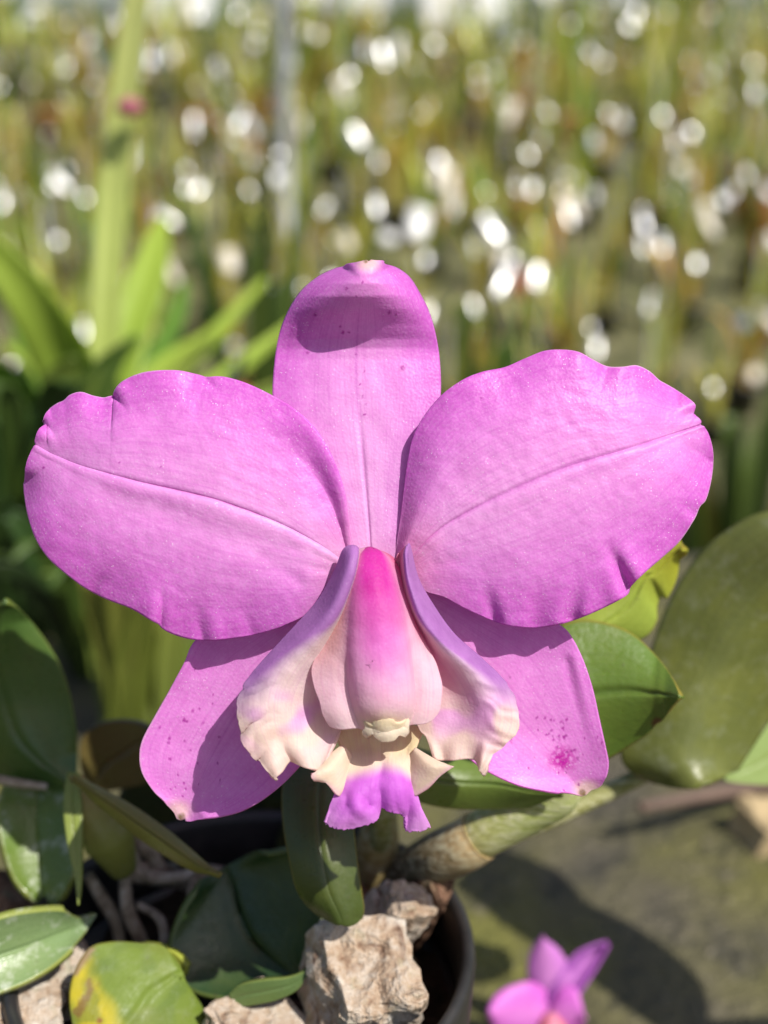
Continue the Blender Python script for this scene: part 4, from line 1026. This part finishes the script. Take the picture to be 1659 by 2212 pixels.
for ri, (D, step) in enumerate(ROWS):
    half = D * HT * 1.12 + 0.08
    x = -half + bgr.uniform(0, step)
    while x < half:
        y = D + bgr.uniform(-0.14, 0.14); sc = bgr.uniform(0.75, 1.2) * min(1.25, 0.5 + 0.22 * (D - 1.5)); z0 = float(gz(y))
        t = root('potted_orchid', (x, y, z0), 'blurred potted orchid in the %s row %s' % (names[ri], where(x, y, z0 + .1)), 'orchid', 'potted orchids in the %s nursery row' % names[ri])
        t.rotation_euler.z = bgr.uniform(0, 6.28); t.scale = (sc, sc, sc)
        link('pot', bgr.choice(POTM), t)
        for k in range(bgr.randint(14, 19)):
            l = link('leaf', bgr.choice(LEAVES), t, None, (bgr.uniform(-.03, .03), bgr.uniform(-.03, .03), 0.078))
            l.rotation_euler.z = bgr.uniform(0, 6.28); q = bgr.uniform(.75, 1.2); l.scale = (q, q, q)
        link('cane', bgr.choice([cane, gcane]), t, None, (bgr.uniform(-.02, .02), bgr.uniform(-.02, .02), 0))
        for k in range(bgr.choice([2, 2, 2, 3]) if ri < 6 else bgr.choice([1, 2, 2])):
            me = bgr.choice(TAGS)
            hgt = bgr.uniform(0.12, 0.50) * max(sc, .8)
            o = link('glint_tag', me, None, None, (x + bgr.uniform(-.07, .07), y - bgr.uniform(0.06, .14), z0 + hgt))
            sg = bgr.choice([.05, .10, .17]); nv = Vector(HALF) + Vector((bgr.gauss(0, sg), bgr.gauss(0, sg * .6), bgr.gauss(0, sg)))
            o.rotation_mode = 'QUATERNION'
            o.rotation_quaternion = nv.normalized().to_track_quat('-Y', 'Z') @ Matrix.Rotation(bgr.gauss(0, .4), 3, 'Y').to_quaternion()
            qq = bgr.choice([.7, .9, 1.0, 1.15, 1.5]) * bgr.uniform(.85, 1.15) * (0.75 + 0.10 * D); o.scale = (qq, qq, qq)
            tag(o, 'blurred plant tag angled as a sun glint in the %s row %s' % (names[ri], where(*o.location)), 'plant tag', 'plant tags in the %s nursery row' % names[ri])
        x += step * bgr.uniform(0.7, 1.3)

# posts, rail, white panel of the shade house
def post(px, depth, w, label):
    p = at(px, 300, depth); o = tube('post', [(0, 0, -0.35), (0, 0, 0.6), (0, 0, 1.2), (0, 0, 2.2)], [w, w, w, w], None, M_steel, n=8, k=12)
    o.location = (p[0], p[1], 0.9); tag(o, label, 'post')
    return o
post(616, 3.2, 0.017, 'thin grey steel post rising behind the notched petal')
post(1172, 7.4, 0.05, 'grey steel post at the top edge above the upright sepal')
y0 = at(0, 132, 6.4)
o = tube('rail', [(-3.6, 0, 0), (-2.3, 0, 0), (-1.1, 0, 0)], [0.03, 0.03, 0.03], None, M_steel, n=6, k=10)
o.location = np.array(o.location) + np.array((0, y0[1], y0[2])); tag(o, 'pale horizontal pipe rail at the top edge over the strap leaved plant', 'rail')
def panel(px0, py0, px1, py1, depth, label, mat, name='panel'):
    a = at(px0, py0, depth); c = at(px1, py1, depth)
    bm = bmesh.new(); bmesh.ops.create_cube(bm, size=1.0)
    for v in bm.verts: v.co = Vector((v.co.x * abs(c[0] - a[0]), v.co.y * 0.02, v.co.z * abs(a[2] - c[2])))
    bmesh.ops.bevel(bm, geom=bm.edges[:], offset=0.004, segments=2, affect='EDGES')
    me = bpy.data.meshes.new(name); bm.to_mesh(me); bm.free()
    o = link(name, me, None, mat, (a + c) / 2); o.rotation_euler.x = -0.25
    return tag(o, label, 'panel')
panel(326, -60, 456, 46, 8.2, 'bright white panel at the top edge beside the pale spike', M_tag)
panel(1032, -60, 1110, 60, 8.3, 'smaller white panel at the top edge beside the steel post', M_tag)
panel(915, -60, 1005, 62, 8.4, 'white panel at the top edge above the upright sepal', M_tag)

panel(650, -70, 716, 22, 8.35, 'narrow white panel at the top edge beside the thin steel post', M_tag)
panel(756, -70, 832, 36, 8.45, 'white panel at the top edge straight above the sepal tip', M_tag)
# far shrubs
fr = random.Random(33)
def shrub(x, y, h, w, label):
    zb = float(gz(y)); t = root('shrub', (x, y, zb), label, 'shrub', 'far shrubs behind the nursery rows')
    N = 900; V = []; F = []
    for i in range(N):
        th = fr.uniform(0, 6.28); rr = math.sqrt(fr.random()); zz = fr.random()
        env = (1 - abs(zz * 2 - 1) ** 2.5) ** .5
        lump = 0.8 + 0.35 * mnoise.noise((math.cos(th) * 2, math.sin(th) * 2 + x, zz * 4))
        c = np.array((rr * math.cos(th) * w * env * lump, rr * math.sin(th) * w * .7 * env * lump, 0.06 + zz * h * lump))
        d = np.array([fr.gauss(0, 1) for _ in range(3)]); d /= np.linalg.norm(d); e = np.cross(d, [fr.gauss(0, 1) for _ in range(3)]); e /= np.linalg.norm(e)
        s = fr.uniform(.03, .06)
        k = len(V); V += [tuple(c - d * s), tuple(c + e * s * .4), tuple(c + d * s), tuple(c - e * s * .4)]; F.append((k, k + 1, k + 2, k + 3))
    me = bpy.data.meshes.new('crown'); me.from_pydata(V, [], F)
    a = me.color_attributes.new('pigment', 'FLOAT_COLOR', 'POINT')
    cc = np.ones((len(V), 4), np.float32); cc[:, :3] = lin(64, 84, 40); a.data.foreach_set('color', cc.ravel())
    me.uv_layers.new(name='UVMap')
    link('crown', me, t, M_bgleaf)
    for k in range(3):
        tube('trunk', [np.array((x, y, zb - 0.01)), np.array((x + fr.uniform(-.1, .1) * w, y, zb + h * .4)), np.array((x + fr.uniform(-.5, .5) * w, y, zb + h * .8))], [.012, .009, .004], t, M_root, n=8, k=7)
SHL = ['dark shrub filling the top corner beyond the strap leaved plant', 'tall dark shrub behind the white panel', 'low shrub behind the thin steel post', 'dark shrub above the upright sepal', 'shrub behind the steel post at the top edge', 'tall shrub above the creased petal', 'tall yellow lit shrub in the top corner away from the panels']
for k, (x, y, h, w) in enumerate([(-2.9, 9.2, .50, .75), (-1.9, 9.6, .42, .75), (-.85, 9.1, .40, .7), (.1, 9.5, .42, .7), (1.05, 9.2, .44, .7), (2.0, 9.4, .56, .7), (2.9, 9.0, .62, .7)]):
    shrub(x, y, h, w, SHL[k])

# bits on the ground at the right
bark(1640, 1815, 0.36, (0.018, 0.016, 0.02), (0.1, 0.2, 0.4), 51, 'blurred tan stone on the ground at the picture edge', M_stone, 0.08, None)
tw = tube('twig', [at(1380, 1745, .352), at(1500, 1722, .362), at(1600, 1705, .372), at(1760, 1680, .39)], [0.0016, 0.0022, 0.0024, 0.0026], None, plain_material('red_twig', [(0.10, 0.065, 0.05), (0.18, 0.12, 0.09)], 60), n=20, k=10)
tag(tw, 'blurred reddish twig lying on the ground below the big olive leaf', 'twig')

# ------------------------------------------------------------------ leafy clumps between the bench and the nursery rows
def clump(px, depth, zbase, label, seed, nb, hpx, spread, cols, wpx):
    r = random.Random(seed)
    b = at(px, 1100, depth); b[2] = zbase
    t = root('leafy_clump', tuple(b), label, 'plant')
    k = px_at(depth)
    for i in range(nb):
        az = r.uniform(0, 6.28); h = hpx * k * r.uniform(.6, 1.1); s = spread * k * r.uniform(.2, 1)
        d = np.array((math.cos(az), math.sin(az) * .7, 0))
        s0 = b + d * 0.01
        pts = [s0, s0 + d * s * .25 + np.array((0, 0, h * .5)), s0 + d * s * .6 + np.array((0, 0, h * .85)), s0 + d * s + np.array((0, 0, h * r.uniform(.75, 1.02)))]
        c = cols[i % len(cols)]
        w = wpx * k * r.uniform(.7, 1.2)
        blade('leaf', pts, [w * .5, w, w * .9, w * .15], t, M_strap, c * 0.8, c, side=np.array((1, r.uniform(-.5, .5), 0)), fold=r.uniform(.05, .25))
clump(40, 0.47, 0.0, 'dark green leafy clump at the picture edge below the strap leaves', 3, 34, 620, 300, [lin(56, 84, 38), lin(84, 110, 46), lin(44, 64, 34), lin(116, 136, 58)], 70)
clump(200, 0.43, 0.0, 'dark leafy clump below the strap leaves and above the dark brownish leaf', 15, 26, 420, 240, [lin(56, 84, 38), lin(84, 110, 46), lin(44, 64, 34), lin(116, 136, 58)], 50)
clump(420, 0.50, 0.0, 'dark green leafy clump behind the middle of the notched petal', 5, 26, 520, 260, [lin(56, 84, 38), lin(84, 110, 46), lin(44, 64, 34), lin(116, 136, 58)], 54)
clump(1010, 0.95, -0.35, 'thin green blades rising beside the upright sepal', 7, 12, 1150, 120, [lin(74, 108, 44), lin(96, 120, 50)], 34)
clump(1590, 0.95, -0.35, 'loose pale blades rising behind the creased petal tip', 9, 22, 1000, 330, [lin(110, 132, 60), lin(150, 140, 56), lin(84, 104, 50)], 40)
clump(560, 1.1, -0.35, 'thin dark blades between the spike and the upright sepal', 13, 14, 1150, 180, [lin(74, 100, 44), lin(96, 116, 50)], 34)
# unseen plant added out of frame, its leaves shaped to shade the bench
nb = root('bench_shade_plant', (0.165, 0.21, 0.0), 'unseen plant added beyond the picture edge to shade the bench', 'orchid')
def bench_pt(px, py, t):
    d = at(px, py, 1.0) - CAM; g = CAM - d * CAM[2] / d[2]
    return g + np.array(TOSUN) * t
wd = 0.024
tip = [bench_pt(1010, 1890, .165), bench_pt(1150, 1945, .17), bench_pt(1300, 2030, .175), bench_pt(1440, 2140, .18), bench_pt(1500, 2215, .185)]
blade('leaf', tip, [wd * .3, wd * .9, wd, wd * .9, wd * .5], nb, M_leaf, GREEN, GREEN, side=np.array((0.6, 0.8, 0.0)), fold=0.1, thick=0.0015)
tip2 = [bench_pt(930, 1850, .20), bench_pt(1060, 1850, .20), bench_pt(1180, 1900, .20), bench_pt(1290, 2000, .20)]
blade('leaf', tip2, [wd * .2, wd * .6, wd * .7, wd * .3], nb, M_leaf, GREEN, GREEN, side=np.array((0.6, 0.8, 0.0)), fold=0.1, thick=0.0015)
tube('stem', [np.array((0.165, 0.21, 0.0)), np.array((0.170, 0.20, 0.06)), tip[-1]], [0.003, 0.0025, 0.002], nb, M_bulb, n=16, k=8, col=[lin(100, 110, 50)] * 16)
